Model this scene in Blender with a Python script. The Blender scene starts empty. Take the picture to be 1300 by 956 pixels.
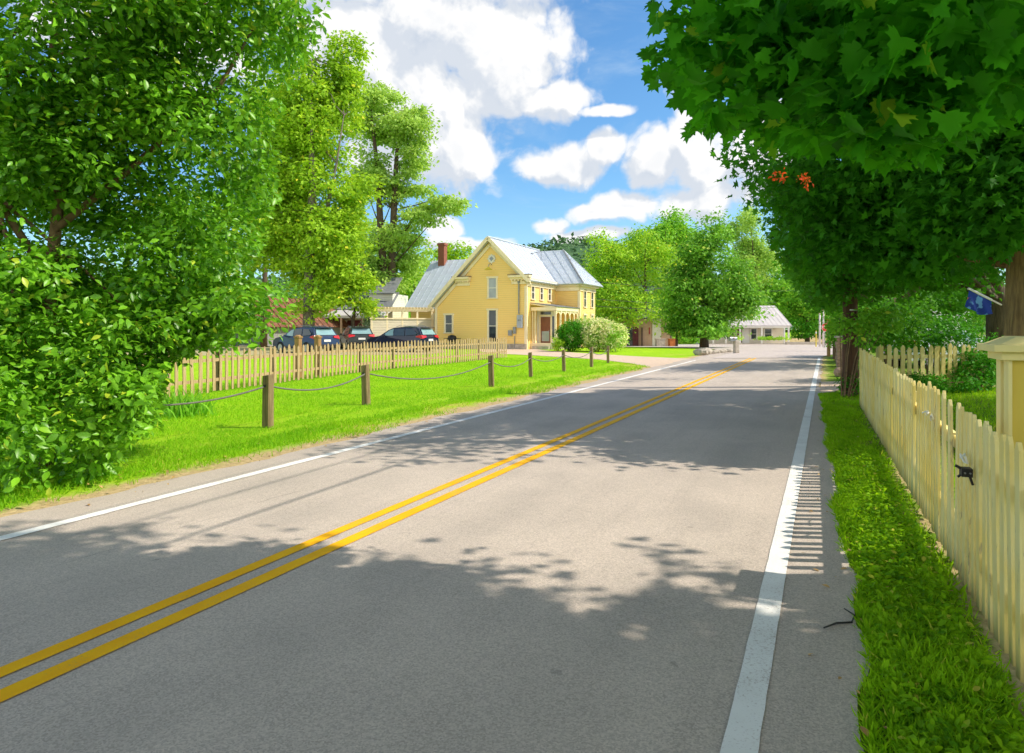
import bpy, math, random
import numpy as np
from mathutils import Vector

random.seed(7)
rng = np.random.default_rng(7)
R = math.radians
C = bpy.context.scene.collection
F, CX, HY, CAMH = 867.0, 650.0, 415.0, 1.65
TH = math.atan(398 / 867.0)
CT, ST = math.cos(TH), math.sin(TH)

# ------------------------------------------------------------------ place geometry
def sstep(x):
    x = np.clip(x, 0, 1)
    return x * x * (3 - 2 * x)

def gz(x, y):
    return -0.8 * sstep((np.asarray(y, float) - 48) / 47.0)

def G(px, py):
    """photo direction -> point on the ground"""
    y = F * CAMH / max(py - HY, 1.0)
    for _ in range(30):
        y = F * (CAMH - float(gz(0, y))) / max(py - HY, 1.0)
    return ((px - CX) / F * y, y, float(gz(0, y)))

def P3(px, py, y):
    return ((px - CX) / F * y, y, CAMH + (HY - py) / F * y)

def ST2(s, t):
    """road coordinates: s along the road, t to its right"""
    return (s * ST + t * CT, s * CT - t * ST)

# ------------------------------------------------------------------ tagging
def tag(o, label=None, cat=None, group=None, kind=None):
    if label: o['label'] = label
    if cat: o['category'] = cat
    if group: o['group'] = group
    if kind: o['kind'] = kind
    return o

def thing(name, label, cat, loc=(0, 0, 0), rotz=0.0, group=None):
    o = bpy.data.objects.new(name, None)
    o.empty_display_size = 0.2
    C.objects.link(o)
    o.location = loc
    o.rotation_euler = (0, 0, rotz)
    return tag(o, label, cat, group)

def copy_tree(o, parent=None):
    c = o.copy()
    C.objects.link(c)
    c.parent = parent
    for ch in list(o.children):
        copy_tree(ch, c)
    return c

# ------------------------------------------------------------------ mesh helper
class MB:
    def __init__(s):
        s.v = []; s.f = []
    def add(s, vs, fs):
        n = len(s.v)
        s.v += [tuple(map(float, q)) for q in vs]
        s.f += [tuple(i + n for i in q) for q in fs]
        return s
    def box(s, c, d, rz=0.0, taper=1.0):
        x, y, z = c; a, b, h = d[0] / 2, d[1] / 2, d[2] / 2
        ca, sa = math.cos(rz), math.sin(rz)
        vs = []
        for k, (dz, t) in enumerate(((-h, 1), (h, taper))):
            for dx, dy in ((-a, -b), (a, -b), (a, b), (-a, b)):
                dx *= t; dy *= t
                vs.append((x + dx * ca - dy * sa, y + dx * sa + dy * ca, z + dz))
        return s.add(vs, [(3, 2, 1, 0), (4, 5, 6, 7), (0, 1, 5, 4), (1, 2, 6, 5), (2, 3, 7, 6), (3, 0, 4, 7)])
    def hexa(s, vs):
        return s.add(vs, [(3, 2, 1, 0), (4, 5, 6, 7), (0, 1, 5, 4), (1, 2, 6, 5), (2, 3, 7, 6), (3, 0, 4, 7)])
    def slab(s, quad, t):
        """a quad given a thickness t downward along its normal"""
        q = [Vector(p) for p in quad]
        n = (q[1] - q[0]).cross(q[-1] - q[0]).normalized()
        k = len(q)
        vs = [p - n * t for p in q] + q
        fs = [tuple(range(k - 1, -1, -1)), tuple(range(k, 2 * k))]
        for i in range(k):
            j = (i + 1) % k
            fs.append((i, j, k + j, k + i))
        return s.add(vs, fs)
    def bar(s, a, b, w, h, up=(0, 0, 1)):
        a, b = Vector(a), Vector(b)
        d = (b - a).normalized()
        u = Vector(up)
        x = d.cross(u)
        if x.length < 1e-4: x = Vector((1, 0, 0))
        x.normalize(); z = x.cross(d).normalized()
        vs = []
        for p in (a, b):
            for i, j in ((-1, -1), (1, -1), (1, 1), (-1, 1)):
                vs.append(p + x * (i * w / 2) + z * (j * h / 2))
        return s.hexa(vs)
    def tube(s, pts, rads, n=8, cap=True):
        pts = [Vector(p) for p in pts]
        if not hasattr(rads, '__len__'): rads = [rads] * len(pts)
        vs = []; fs = []
        ref = Vector((0.31, 0.77, 0.1))
        for i, p in enumerate(pts):
            d = (pts[min(i + 1, len(pts) - 1)] - pts[max(i - 1, 0)])
            if d.length < 1e-6: d = Vector((0, 0, 1))
            d.normalize()
            x = d.cross(ref)
            if x.length < 0.05: x = d.cross(Vector((1, 0, 0)))
            x.normalize(); y = d.cross(x)
            for k in range(n):
                a = 2 * math.pi * k / n
                vs.append(p + (x * math.cos(a) + y * math.sin(a)) * rads[i])
        for i in range(len(pts) - 1):
            for k in range(n):
                k2 = (k + 1) % n
                fs.append((i * n + k, i * n + k2, (i + 1) * n + k2, (i + 1) * n + k))
        if cap:
            fs.append(tuple(range(n - 1, -1, -1)))
            fs.append(tuple((len(pts) - 1) * n + k for k in range(n)))
        return s.add(vs, fs)
    def lathe(s, prof, c=(0, 0, 0), n=16, sy=1.0):
        vs = []; fs = []
        for r, z in prof:
            for k in range(n):
                a = 2 * math.pi * k / n
                vs.append((c[0] + r * math.cos(a), c[1] + sy * r * math.sin(a), c[2] + z))
        m = len(prof)
        for i in range(m - 1):
            for k in range(n):
                k2 = (k + 1) % n
                fs.append((i * n + k, i * n + k2, (i + 1) * n + k2, (i + 1) * n + k))
        fs.append(tuple(range(n - 1, -1, -1))); fs.append(tuple((m - 1) * n + k for k in range(n)))
        return s.add(vs, fs)
    def prism(s, pts, off):
        """closed 3d polygon extruded by vector off"""
        o = Vector(off); q = [Vector(p) for p in pts]; k = len(q)
        vs = q + [p + o for p in q]
        fs = [tuple(range(k - 1, -1, -1)), tuple(range(k, 2 * k))]
        for i in range(k):
            j = (i + 1) % k
            fs.append((i, j, k + j, k + i))
        return s.add(vs, fs)
    def build(s, name, m, parent=None, smooth=False, bevel=0.0):
        me = bpy.data.meshes.new(name)
        me.from_pydata(s.v, [], s.f)
        import bmesh
        b = bmesh.new(); b.from_mesh(me)
        bmesh.ops.recalc_face_normals(b, faces=b.faces)
        b.to_mesh(me); b.free()
        if m: me.materials.append(m)
        if smooth:
            me.polygons.foreach_set('use_smooth', [True] * len(me.polygons))
        o = bpy.data.objects.new(name, me)
        C.objects.link(o)
        o.parent = parent
        if bevel:
            md = o.modifiers.new('bevel', 'BEVEL'); md.width = bevel; md.segments = 2; md.limit_method = 'ANGLE'
        return o

def mesh_np(name, V, T, m, parent=None):
    """triangles / quads from arrays"""
    me = bpy.data.meshes.new(name)
    nv, nf, k = len(V), len(T), T.shape[1]
    me.vertices.add(nv); me.vertices.foreach_set('co', np.ascontiguousarray(V, np.float32).ravel())
    me.loops.add(nf * k); me.loops.foreach_set('vertex_index', np.ascontiguousarray(T, np.int32).ravel())
    me.polygons.add(nf)
    me.polygons.foreach_set('loop_start', np.arange(0, nf * k, k, dtype=np.int32))
    me.update(calc_edges=True)
    me.validate()
    if m: me.materials.append(m)
    o = bpy.data.objects.new(name, me)
    C.objects.link(o); o.parent = parent
    return o

# ------------------------------------------------------------------ materials
class NT:
    def __init__(s, nt): s.nt = nt; s.n = nt.nodes; s.l = nt.links
    def node(s, t, **k):
        n = s.n.new(t)
        for a, b in k.items(): setattr(n, a, b)
        return n
    def put(s, sock, v):
        if hasattr(v, 'is_output') or isinstance(v, bpy.types.NodeSocket): s.l.new(v, sock)
        else: sock.default_value = v
    def math(s, op, a, b=None, c=None, clamp=False):
        n = s.node('ShaderNodeMath', operation=op, use_clamp=clamp)
        s.put(n.inputs[0], a)
        if b is not None: s.put(n.inputs[1], b)
        if c is not None: s.put(n.inputs[2], c)
        return n.outputs[0]
    def vmath(s, op, a, b=None):
        n = s.node('ShaderNodeVectorMath', operation=op)
        s.put(n.inputs[0], a)
        if b is not None: s.put(n.inputs[1], b)
        return n.outputs['Value'] if op in ('LENGTH', 'DOT_PRODUCT') else n.outputs[0]
    def mix(s, f, a, b, mode='MIX'):
        n = s.node('ShaderNodeMix', data_type='RGBA', blend_type=mode)
        s.put(n.inputs[0], f); s.put(n.inputs[6], a); s.put(n.inputs[7], b)
        return n.outputs[2]
    def noise(s, vec, scale, detail=4, rough=0.55, dist=0.0, dim='3D'):
        n = s.node('ShaderNodeTexNoise', noise_dimensions=dim)
        if vec is not None: s.l.new(vec, n.inputs['Vector'])
        n.inputs['Scale'].default_value = scale; n.inputs['Detail'].default_value = detail
        n.inputs['Roughness'].default_value = rough; n.inputs['Distortion'].default_value = dist
        return n.outputs['Fac']
    def smooth(s, x, a, b):
        n = s.node('ShaderNodeMapRange', interpolation_type='SMOOTHSTEP')
        s.put(n.inputs[0], x)
        n.inputs[1].default_value = a; n.inputs[2].default_value = b
        n.inputs[3].default_value = 0; n.inputs[4].default_value = 1
        return n.outputs[0]

def new_mat(name):
    m = bpy.data.materials.new(name); m.use_nodes = True
    t = NT(m.node_tree)
    bs = t.n['Principled BSDF']
    return m, t, bs

def c4(c): return (c[0], c[1], c[2], 1.0)

def M(name, c1, c2=None, scale=8.0, rough=0.7, bump=0.0, stretch=None, metal=0.0, spec=0.4, contrast=(0.3, 0.7), dirt=None):
    m, t, bs = new_mat(name)
    bs.inputs['Roughness'].default_value = rough
    bs.inputs['Metallic'].default_value = metal
    bs.inputs['Specular IOR Level'].default_value = spec
    co = t.node('ShaderNodeTexCoord').outputs['Object']
    vec = co
    if stretch: vec = t.vmath('MULTIPLY', co, stretch)
    n = t.noise(vec, scale, 5, 0.6)
    col = t.mix(t.smooth(n, *contrast), c4(c1), c4(c2 or tuple(x * 0.8 for x in c1)))
    if dirt:
        d = t.noise(co, dirt[1], 5, 0.7)
        col = t.mix(t.smooth(d, dirt[2], dirt[3]), col, c4(dirt[0]))
    t.put(bs.inputs['Base Color'], col)
    if bump:
        b = t.node('ShaderNodeBump'); b.inputs['Strength'].default_value = bump; b.inputs['Distance'].default_value = 0.02
        t.put(b.inputs['Height'], n); t.put(bs.inputs['Normal'], b.outputs[0])
    return m

def leaf_mat(name, dark, light, yellow=None, trans=0.4, rough=0.45, spec=0.35, nscale=0.6, g=1.6):
    cl = lambda c: tuple(min(.9, x * g) for x in c)
    dark, light = cl(dark), cl(light)
    yellow = cl(yellow) if yellow else None
    m, t, bs = new_mat(name)
    geo = t.node('ShaderNodeNewGeometry')
    rnd = geo.outputs['Random Per Island']
    n = t.noise(geo.outputs['Position'], nscale, 3, 0.6)
    f = t.math('ADD', t.math('MULTIPLY', rnd, 0.55), t.math('MULTIPLY', t.smooth(n, 0.32, 0.68), 0.45))
    col = t.mix(f, c4(dark), c4(light))
    if yellow:
        col = t.mix(t.smooth(rnd, 0.965, 0.985), col, c4(yellow))
    t.put(bs.inputs['Base Color'], col)
    bs.inputs['Roughness'].default_value = rough
    bs.inputs['Specular IOR Level'].default_value = spec
    tr = t.node('ShaderNodeBsdfTranslucent')
    tcol = t.mix(0.5, col, c4((light[0] * 1.25, light[1] * 1.2, light[2] * 0.6)))
    t.put(tr.inputs['Color'], tcol)
    mx = t.node('ShaderNodeMixShader'); mx.inputs[0].default_value = trans
    t.l.new(bs.outputs[0], mx.inputs[1]); t.l.new(tr.outputs[0], mx.inputs[2])
    t.l.new(mx.outputs[0], t.n['Material Output'].inputs['Surface'])
    return m

def siding_mat(name, c1, c2, pitch=0.15):
    m, t, bs = new_mat(name)
    co = t.node('ShaderNodeTexCoord').outputs['Object']
    sp = t.node('ShaderNodeSeparateXYZ'); t.l.new(co, sp.inputs[0])
    fr = t.math('FRACT', t.math('MULTIPLY', sp.outputs[2], 1 / pitch))
    n = t.noise(t.vmath('MULTIPLY', co, (1, 1, 6)), 1.5, 5, 0.6)
    col = t.mix(t.smooth(n, 0.3, 0.75), c4(c1), c4(c2))
    col = t.mix(t.math('MULTIPLY', t.math('GREATER_THAN', fr, 0.86), 0.28), col, c4(tuple(x * 0.45 for x in c1)))
    t.put(bs.inputs['Base Color'], col)
    bs.inputs['Roughness'].default_value = 0.6
    b = t.node('ShaderNodeBump'); b.inputs['Strength'].default_value = 0.6; b.inputs['Distance'].default_value = 0.03
    t.put(b.inputs['Height'], t.math('SUBTRACT', 1.0, fr)); t.put(bs.inputs['Normal'], b.outputs[0])
    return m

def glass_mat(name, c=(0.02, 0.025, 0.03), rough=0.05):
    m, t, bs = new_mat(name)
    co = t.node('ShaderNodeTexCoord').outputs['Object']
    n = t.noise(co, 1.3, 2)
    t.put(bs.inputs['Base Color'], t.mix(n, c4(c), c4(tuple(x * 2.2 for x in c))))
    bs.inputs['Roughness'].default_value = rough
    bs.inputs['Specular IOR Level'].default_value = 0.8
    return m

MT = {}
MT['bark'] = M('bark', (0.16, 0.11, 0.07), (0.07, 0.05, 0.035), 6, 0.9, 0.8, (3, 3, 0.5))
MT['bark_yard'] = M('bark_yard', (0.34, 0.22, 0.10), (0.15, 0.09, 0.045), 5, 0.9, 1.0, (4, 4, 0.6))
MT['bark_grey'] = M('bark_grey', (0.22, 0.19, 0.15), (0.10, 0.085, 0.07), 5, 0.9, 0.6, (3, 3, 0.6))
MT['twig'] = M('twig', (0.26, 0.17, 0.08), (0.15, 0.09, 0.05), 10, 0.9, 0.4)
MT['picket_cream'] = M('picket_cream', (0.90, 0.82, 0.46), (0.88, 0.72, 0.22), 2.2, 0.65, 0.3, (9, 9, 0.5), dirt=((0.30, 0.25, 0.12), 6.0, 0.56, 0.78))
MT['picket_old'] = M('picket_old', (0.72, 0.62, 0.26), (0.56, 0.46, 0.14), 3, 0.7, 0.2, (6, 6, 0.7), dirt=((0.2, 0.2, 0.1), 6.0, 0.55, 0.8))
MT['wood_grey'] = M('wood_grey', (0.60, 0.43, 0.24), (0.38, 0.25, 0.13), 4, 0.85, 0.4, (9, 9, 0.6))
MT['wood_post'] = M('wood_post', (0.34, 0.25, 0.13), (0.16, 0.11, 0.055), 4, 0.85, 0.5, (10, 10, 0.6), dirt=((0.10, 0.075, 0.045), 4.0, 0.5, 0.8))
MT['wood_warm'] = M('wood_warm', (0.42, 0.25, 0.09), (0.28, 0.16, 0.06), 4, 0.8, 0.3, (8, 8, 0.6))
MT['pole'] = M('pole', (0.20, 0.095, 0.055), (0.09, 0.05, 0.035), 4, 0.9, 0.5, (6, 6, 0.4))
MT['rope'] = M('rope', (0.24, 0.23, 0.20), (0.15, 0.14, 0.12), 60, 0.9, 0.4)
MT['siding_yellow'] = siding_mat('siding_yellow', (0.99, 0.675, 0.22), (0.98, 0.65, 0.20), 0.16)
MT['siding_cream'] = siding_mat('siding_cream', (0.74, 0.66, 0.50), (0.66, 0.58, 0.43), 0.2)
MT['siding_white'] = siding_mat('siding_white', (0.74, 0.72, 0.66), (0.66, 0.64, 0.57), 0.2)
MT['trim'] = M('trim', (0.94, 0.80, 0.55), (0.88, 0.73, 0.47), 3, 0.5, 0.0)
MT['trim_white'] = M('trim_white', (0.82, 0.78, 0.70), (0.74, 0.70, 0.62), 3, 0.5)
MT['trim_dark'] = M('trim_dark', (0.16, 0.10, 0.07), (0.11, 0.07, 0.05), 3, 0.6)
MT['metal_roof'] = M('metal_roof', (0.60, 0.66, 0.74), (0.52, 0.58, 0.66), 1.2, 0.45, 0.0, (1, 1, 4), metal=0.0, spec=0.5, dirt=((0.50, 0.52, 0.54), 2.2, 0.5, 0.85))
MT['roof_pale'] = M('roof_pale', (0.62, 0.58, 0.58), (0.54, 0.50, 0.51), 1.0, 0.6, 0.0, metal=0.0)
MT['rust'] = M('rust', (0.30, 0.12, 0.06), (0.13, 0.06, 0.04), 1.6, 0.8, 0.3, (1, 3, 3), dirt=((0.55, 0.33, 0.2), 2.5, 0.55, 0.75))
MT['roof_grey'] = M('roof_grey', (0.22, 0.23, 0.24), (0.15, 0.16, 0.17), 3, 0.8)
MT['brick'] = M('brick', (0.36, 0.13, 0.075), (0.24, 0.09, 0.055), 14, 0.9, 0.3, (1, 1, 3))
MT['door_wood'] = M('door_wood', (0.26, 0.09, 0.04), (0.17, 0.06, 0.03), 5, 0.5, 0.0, (5, 5, 0.6))
MT['glass'] = glass_mat('glass')
MT['glass_pale'] = glass_mat('glass_pale', (0.20, 0.22, 0.23))
MT['car_blue'] = M('car_blue', (0.012, 0.03, 0.085), (0.015, 0.035, 0.095), 2, 0.22, 0, spec=0.7)
MT['car_navy'] = M('car_navy', (0.012, 0.018, 0.045), (0.014, 0.02, 0.05), 2, 0.22, 0, spec=0.7)
MT['car_dark'] = M('car_dark', (0.025, 0.035, 0.035), (0.03, 0.04, 0.04), 2, 0.25, 0, spec=0.7)
MT['car_white'] = M('car_white', (0.72, 0.75, 0.80), (0.68, 0.71, 0.76), 2, 0.3, 0, spec=0.6)
MT['car_glass'] = glass_mat('car_glass', (0.03, 0.045, 0.06), 0.03)
MT['car_screen'] = glass_mat('car_screen', (0.16, 0.26, 0.28), 0.03)
MT['tyre'] = M('tyre', (0.015, 0.015, 0.016), (0.03, 0.03, 0.03), 20, 0.9)
MT['rim'] = M('rim', (0.45, 0.46, 0.48), (0.35, 0.36, 0.38), 4, 0.3, metal=0.7)
MT['tail_red'] = M('tail_red', (0.65, 0.015, 0.02), (0.50, 0.01, 0.015), 6, 0.25, spec=0.6)
MT['lamp_clear'] = M('lamp_clear', (0.75, 0.76, 0.78), (0.6, 0.6, 0.62), 6, 0.2)
MT['black'] = M('black', (0.012, 0.012, 0.013), (0.02, 0.02, 0.02), 10, 0.5)
MT['steel'] = M('steel', (0.32, 0.34, 0.36), (0.25, 0.26, 0.28), 6, 0.45, metal=0.5)
MT['meter'] = M('meter', (0.42, 0.46, 0.54), (0.36, 0.40, 0.47), 4, 0.5)
MT['stone'] = M('stone', (0.55, 0.49, 0.40), (0.36, 0.31, 0.25), 5, 0.9, 0.6)
MT['stone_brown'] = M('stone_brown', (0.50, 0.33, 0.23), (0.30, 0.19, 0.13), 7, 0.9, 0.8)
MT['pillar'] = M('pillar', (0.70, 0.54, 0.09), (0.62, 0.47, 0.07), 1.4, 0.6, 0.1, (2, 2, 0.6), dirt=((0.30, 0.24, 0.06), 3, 0.6, 0.85))
MT['pillar_trim'] = M('pillar_trim', (0.88, 0.78, 0.38), (0.80, 0.68, 0.28), 2, 0.55, dirt=((0.35, 0.3, 0.18), 5, 0.6, 0.85))
MT['red'] = M('red', (0.42, 0.012, 0.02), (0.33, 0.01, 0.02), 4, 0.5)
MT['sign_red'] = M('sign_red', (0.62, 0.03, 0.03), (0.55, 0.02, 0.02), 4, 0.4)
MT['sign_white'] = M('sign_white', (0.8, 0.8, 0.8), (0.75, 0.75, 0.75), 4, 0.4)
MT['pole_white'] = M('pole_white', (0.8, 0.72, 0.7), (0.72, 0.62, 0.6), 4, 0.5)
MT['sign_yellow'] = M('sign_yellow', (0.75, 0.60, 0.05), (0.65, 0.5, 0.05), 4, 0.5)
MT['tan_wall'] = M('tan_wall', (0.60, 0.40, 0.28), (0.5, 0.33, 0.23), 3, 0.8)
MT['maroon'] = M('maroon', (0.16, 0.03, 0.035), (0.10, 0.02, 0.025), 3, 0.6)
MT['orange'] = M('orange', (0.55, 0.18, 0.04), (0.42, 0.13, 0.03), 3, 0.7)
MT['wire'] = M('wire', (0.02, 0.02, 0.02), (0.03, 0.03, 0.03), 3, 0.7)
MT['cord'] = M('cord', (0.9, 0.88, 0.8), (0.8, 0.78, 0.7), 9, 0.7)

def picket_paint(name, c1, c2, worn):
    m, t, bs = new_mat(name)
    po = t.node('ShaderNodeNewGeometry').outputs['Position']
    sp = t.node('ShaderNodeSeparateXYZ'); t.l.new(po, sp.inputs[0])
    n = t.noise(po, 1.4, 4, .6)
    grain = t.noise(t.vmath('MULTIPLY', po, (60, 60, 2.2)), 1.0, 5, .65)
    flake = t.noise(t.vmath('MULTIPLY', po, (16, 16, 3.0)), 1.0, 6, .7)
    col = t.mix(t.smooth(n, .35, .65), c4(c1), c4(c2))
    col = t.mix(t.math('MULTIPLY', t.smooth(grain, .50, .75), .35), col, c4(tuple(x * .55 for x in c2)))
    col = t.mix(t.math('MULTIPLY', t.smooth(flake, .60, .68), .75), col, c4(worn))
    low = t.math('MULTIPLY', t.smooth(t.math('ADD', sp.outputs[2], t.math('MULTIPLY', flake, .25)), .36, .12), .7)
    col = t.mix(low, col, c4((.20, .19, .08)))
    t.put(bs.inputs['Base Color'], col); bs.inputs['Roughness'].default_value = .75; bs.inputs['Specular IOR Level'].default_value = .25
    b = t.node('ShaderNodeBump'); b.inputs['Strength'].default_value = .5; b.inputs['Distance'].default_value = .004
    t.put(b.inputs['Height'], t.math('SUBTRACT', grain, t.math('MULTIPLY', t.smooth(flake, .60, .68), .6))); t.put(bs.inputs['Normal'], b.outputs[0])
    return m
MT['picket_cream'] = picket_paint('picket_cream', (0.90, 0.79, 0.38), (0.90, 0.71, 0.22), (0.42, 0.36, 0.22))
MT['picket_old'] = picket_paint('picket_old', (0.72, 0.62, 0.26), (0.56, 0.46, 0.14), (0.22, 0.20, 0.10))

# leaves
LM = {}
LM['near_left'] = leaf_mat('leaf_broad', (0.008, 0.065, 0.003), (0.185, 0.42, 0.020), (0.34, 0.42, 0.03), 0.30, 0.36, 0.34, 1.1)
LM['maple_near'] = leaf_mat('leaf_maple_near', (0.004, 0.055, 0.003), (0.075, 0.33, 0.010), (0.22, 0.36, 0.02), 0.48, 0.6, 0.12, 1.2)
LM['maple_yard'] = leaf_mat('leaf_maple_yard', (0.010, 0.065, 0.003), (0.06, 0.23, 0.010), None, 0.38, 0.6, 0.12, 1.0)
LM['maple_road'] = leaf_mat('leaf_maple_road', (0.014, 0.08, 0.004), (0.09, 0.27, 0.014), None, 0.38, 0.6, 0.15, 0.5)
LM['lime'] = leaf_mat('leaf_lime', (0.07, 0.18, 0.008), (0.34, 0.50, 0.03), (0.6, 0.52, 0.04), 0.36, 0.5, 0.2, 0.5)
LM['olive'] = leaf_mat('leaf_olive', (0.10, 0.22, 0.03), (0.40, 0.54, 0.12), None, 0.38, 0.5, 0.2, 0.3)
LM['mid'] = leaf_mat('leaf_mid', (0.05, 0.19, 0.015), (0.22, 0.44, 0.03), (0.48, 0.48, 0.05), 0.38, 0.5, 0.25, 0.3)
LM['bright'] = leaf_mat('leaf_bright', (0.07, 0.22, 0.010), (0.36, 0.53, 0.04), (0.58, 0.45, 0.04), 0.38, 0.5, 0.25, 0.3)
LM['deep'] = leaf_mat('leaf_deep', (0.012, 0.08, 0.006), (0.20, 0.42, 0.04), (0.50, 0.54, 0.10), 0.34, 0.5, 0.25, 0.35)
LM['bush'] = leaf_mat('leaf_bush', (0.015, 0.10, 0.006), (0.08, 0.28, 0.012), None, 0.3, 0.6, 0.12, 1.5)
LM['hydr'] = leaf_mat('leaf_hydrangea', (0.10, 0.26, 0.02), (0.30, 0.50, 0.05), None, 0.3, 0.5, 0.3, 1.5)
LM['flower'] = leaf_mat('petal_cream', (0.56, 0.54, 0.26), (0.56, 0.56, 0.36), None, 0.35, 0.6, 0.2, 1.5)
LM['white_flower'] = leaf_mat('petal_white', (0.75, 0.76, 0.72), (0.88, 0.88, 0.84), None, 0.25, 0.6, 0.2, 1.5)
LM['grass'] = leaf_mat('grass_blades', (0.09, 0.24, 0.008), (0.26, 0.46, 0.012), (0.42, 0.40, 0.06), 0.42, 0.6, 0.15, 0.5)
LM['grass_right'] = leaf_mat('grass_verge', (0.025, 0.13, 0.003), (0.28, 0.48, 0.010), (0.45, 0.42, 0.06), 0.45, 0.6, 0.12, 4.0, g=1.6)
LM['far'] = leaf_mat('leaf_far', (0.06, 0.17, 0.02), (0.20, 0.38, 0.04), None, 0.3, 0.6, 0.2, 0.08)
LM['red_leaf'] = leaf_mat('leaf_red', (0.30, 0.03, 0.01), (0.6, 0.09, 0.02), None, 0.4, 0.5, 0.2, 2)

# ------------------------------------------------------------------ leaf clouds
def poly_in(px, py, poly):
    inside = np.zeros(len(px), bool)
    n = len(poly)
    for i in range(n):
        x1, y1 = poly[i]; x2, y2 = poly[(i + 1) % n]
        if y1 == y2: continue
        c = ((y1 > py) != (y2 > py)) & (px < (x2 - x1) * (py - y1) / (y2 - y1) + x1)
        inside ^= c
    return inside

SUN_EL, SUN_AZ = R(45), R(4)
SUN = np.array([math.cos(SUN_EL) * math.cos(SUN_AZ), -math.cos(SUN_EL) * math.sin(SUN_AZ), math.sin(SUN_EL)])

# sunlit patches of the ground, as outlines on the ground
def gpoly(pts): return [G(x, y)[:2] for x, y in pts]
LIT = [gpoly(p) for p in (
    [(-400, 760), (-60, 684), (60, 684), (150, 664), (240, 657), (420, 650), (520, 650), (548, 672), (562, 692), (640, 695), (700, 687), (760, 708), (860, 716), (960, 722), (1010, 726),
     (1100, 734), (1260, 736), (1170, 590), (1045, 600), (960, 594), (880, 604), (760, 604), (700, 607), (640, 594), (560, 602), (480, 592), (395, 594), (300, 600), (0, 640), (-400, 700)],
    [(-600, 800), (-200, 705), (0, 662), (360, 588), (480, 556), (640, 517), (760, 487), (830, 472), (900, 460), (900, 436), (-600, 436)],
    [(650, 512), (720, 501), (800, 496), (1085, 499), (1085, 486), (900, 482), (760, 486)],
    [(905, 455), (1040, 456), (1080, 450), (1300, 437), (700, 436)],
)]

def flecks():
    out = []
    spots = [(545, 758), (270, 758), (600, 746), (890, 838), (520, 858), (590, 600), (610, 575), (730, 572), (850, 575), (245, 705), (260, 722), (430, 720), (930, 640)]
    for px, py in [(700, 700), (750, 722), (800, 735), (860, 745), (920, 752), (970, 760), (640, 712), (580, 715), (540, 705), (500, 690), (430, 675), (350, 672), (260, 680), (180, 690), (940, 580), (800, 585), (620, 560), (700, 560)]:
        for _ in range(6): spots.append((px + random.gauss(0, 45), py + abs(random.gauss(0, 22)) - 6))
    for px, py in spots:
        x, y, _ = G(px, py); r = random.uniform(.08, .24); e = random.uniform(.4, .8)
        out.append([(x + r * math.cos(a * .785) * random.uniform(.8, 1.5), y + r * e * math.sin(a * .785)) for a in range(8)])
    return out
LIT += flecks()

def ok_leaves(Pw, keep, lit, jit=6.0, litjit=0.12):
    """drop foliage outside a tree's own outline or above ground that lies in full sun"""
    m = np.ones(len(Pw), bool)
    if keep:
        y = np.maximum(Pw[:, 1], 0.05)
        px = CX + F * Pw[:, 0] / y + rng.normal(0, jit, len(Pw)); py = HY - F * (Pw[:, 2] - CAMH) / y + rng.normal(0, jit, len(Pw))
        for poly in keep: m &= ~(poly_in(px, py, poly) & (Pw[:, 1] > 0.05))
    if lit:
        k = Pw[:, 2] / SUN[2]
        sx = Pw[:, 0] - SUN[0] * k + rng.normal(0, litjit, len(Pw)); sy = Pw[:, 1] - SUN[1] * k + rng.normal(0, litjit, len(Pw))
        sx = sx + .16 * np.sin(sx * 5.1 + sy * 3) + .10 * np.sin(sx * 13 - sy * 7); sy = sy + .22 * np.sin(sx * 3.7 + 1) + .14 * np.sin(sx * 9.3 + sy * 4)
        for poly in LIT: m &= ~poly_in(sx, sy, poly)
    return m

T_OVATE = (np.array([(0, 0, 0), (0.20, 0.28, 0.07), (-0.20, 0.28, 0.07), (0, 0.30, 0), (0.24, 0.58, 0.06), (-0.24, 0.58, 0.06), (0, 0.6, -0.02), (0, 1.0, -0.12)], float),
           np.array([(0, 1, 3), (0, 3, 2), (1, 4, 6), (1, 6, 3), (3, 6, 5), (3, 5, 2), (4, 7, 6), (6, 7, 5)]))
def _maple():
    half = [(0.0, 0.0), (0.16, -0.08), (0.40, -0.07), (0.35, 0.06), (0.48, 0.12), (0.60, 0.22), (0.47, 0.29), (0.46, 0.38), (0.55, 0.52), (0.36, 0.46), (0.25, 0.49), (0.31, 0.74), (0.17, 0.72), (0.0, 1.0)]
    out = half + [(-x, y) for x, y in half[-2:0:-1]]
    v = [(0, 0.28, 0.0)] + [(x, y, 0.32 * abs(x) - 0.30 * max(0, y - 0.3)) for x, y in out]
    n = len(out)
    return np.array(v, float), np.array([(0, 1 + i, 1 + (i + 1) % n) for i in range(n)])
T_MAPLE = _maple()
T_STAR = (np.array([(0, 0.3, 0), (0, 0, 0), (0.45, 0.05, 0.04), (0.2, 0.3, 0), (0.42, 0.55, 0.03), (0.12, 0.55, 0), (0, 1, -0.1), (-0.12, 0.55, 0), (-0.42, 0.55, 0.03), (-0.2, 0.3, 0), (-0.45, 0.05, 0.04)], float),
          np.array([(0, 1 + i, 1 + (i + 1) % 10) for i in range(10)]))
T_DIAMOND = (np.array([(0, 0, 0), (0.30, 0.45, 0.06), (0, 1, -0.08), (-0.30, 0.45, 0.06)], float), np.array([(0, 1, 2), (0, 2, 3)]))
T_BLADE = (np.array([(-0.065, 0, 0), (0.065, 0, 0), (0.055, 0.55, 0.05), (-0.055, 0.55, 0.05), (0, 1.0, 0.28)], float), np.array([(0, 1, 2), (0, 2, 3), (3, 2, 4)]))

def nrm(a): return a / np.maximum(np.linalg.norm(a, axis=1, keepdims=True), 1e-6)

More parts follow.
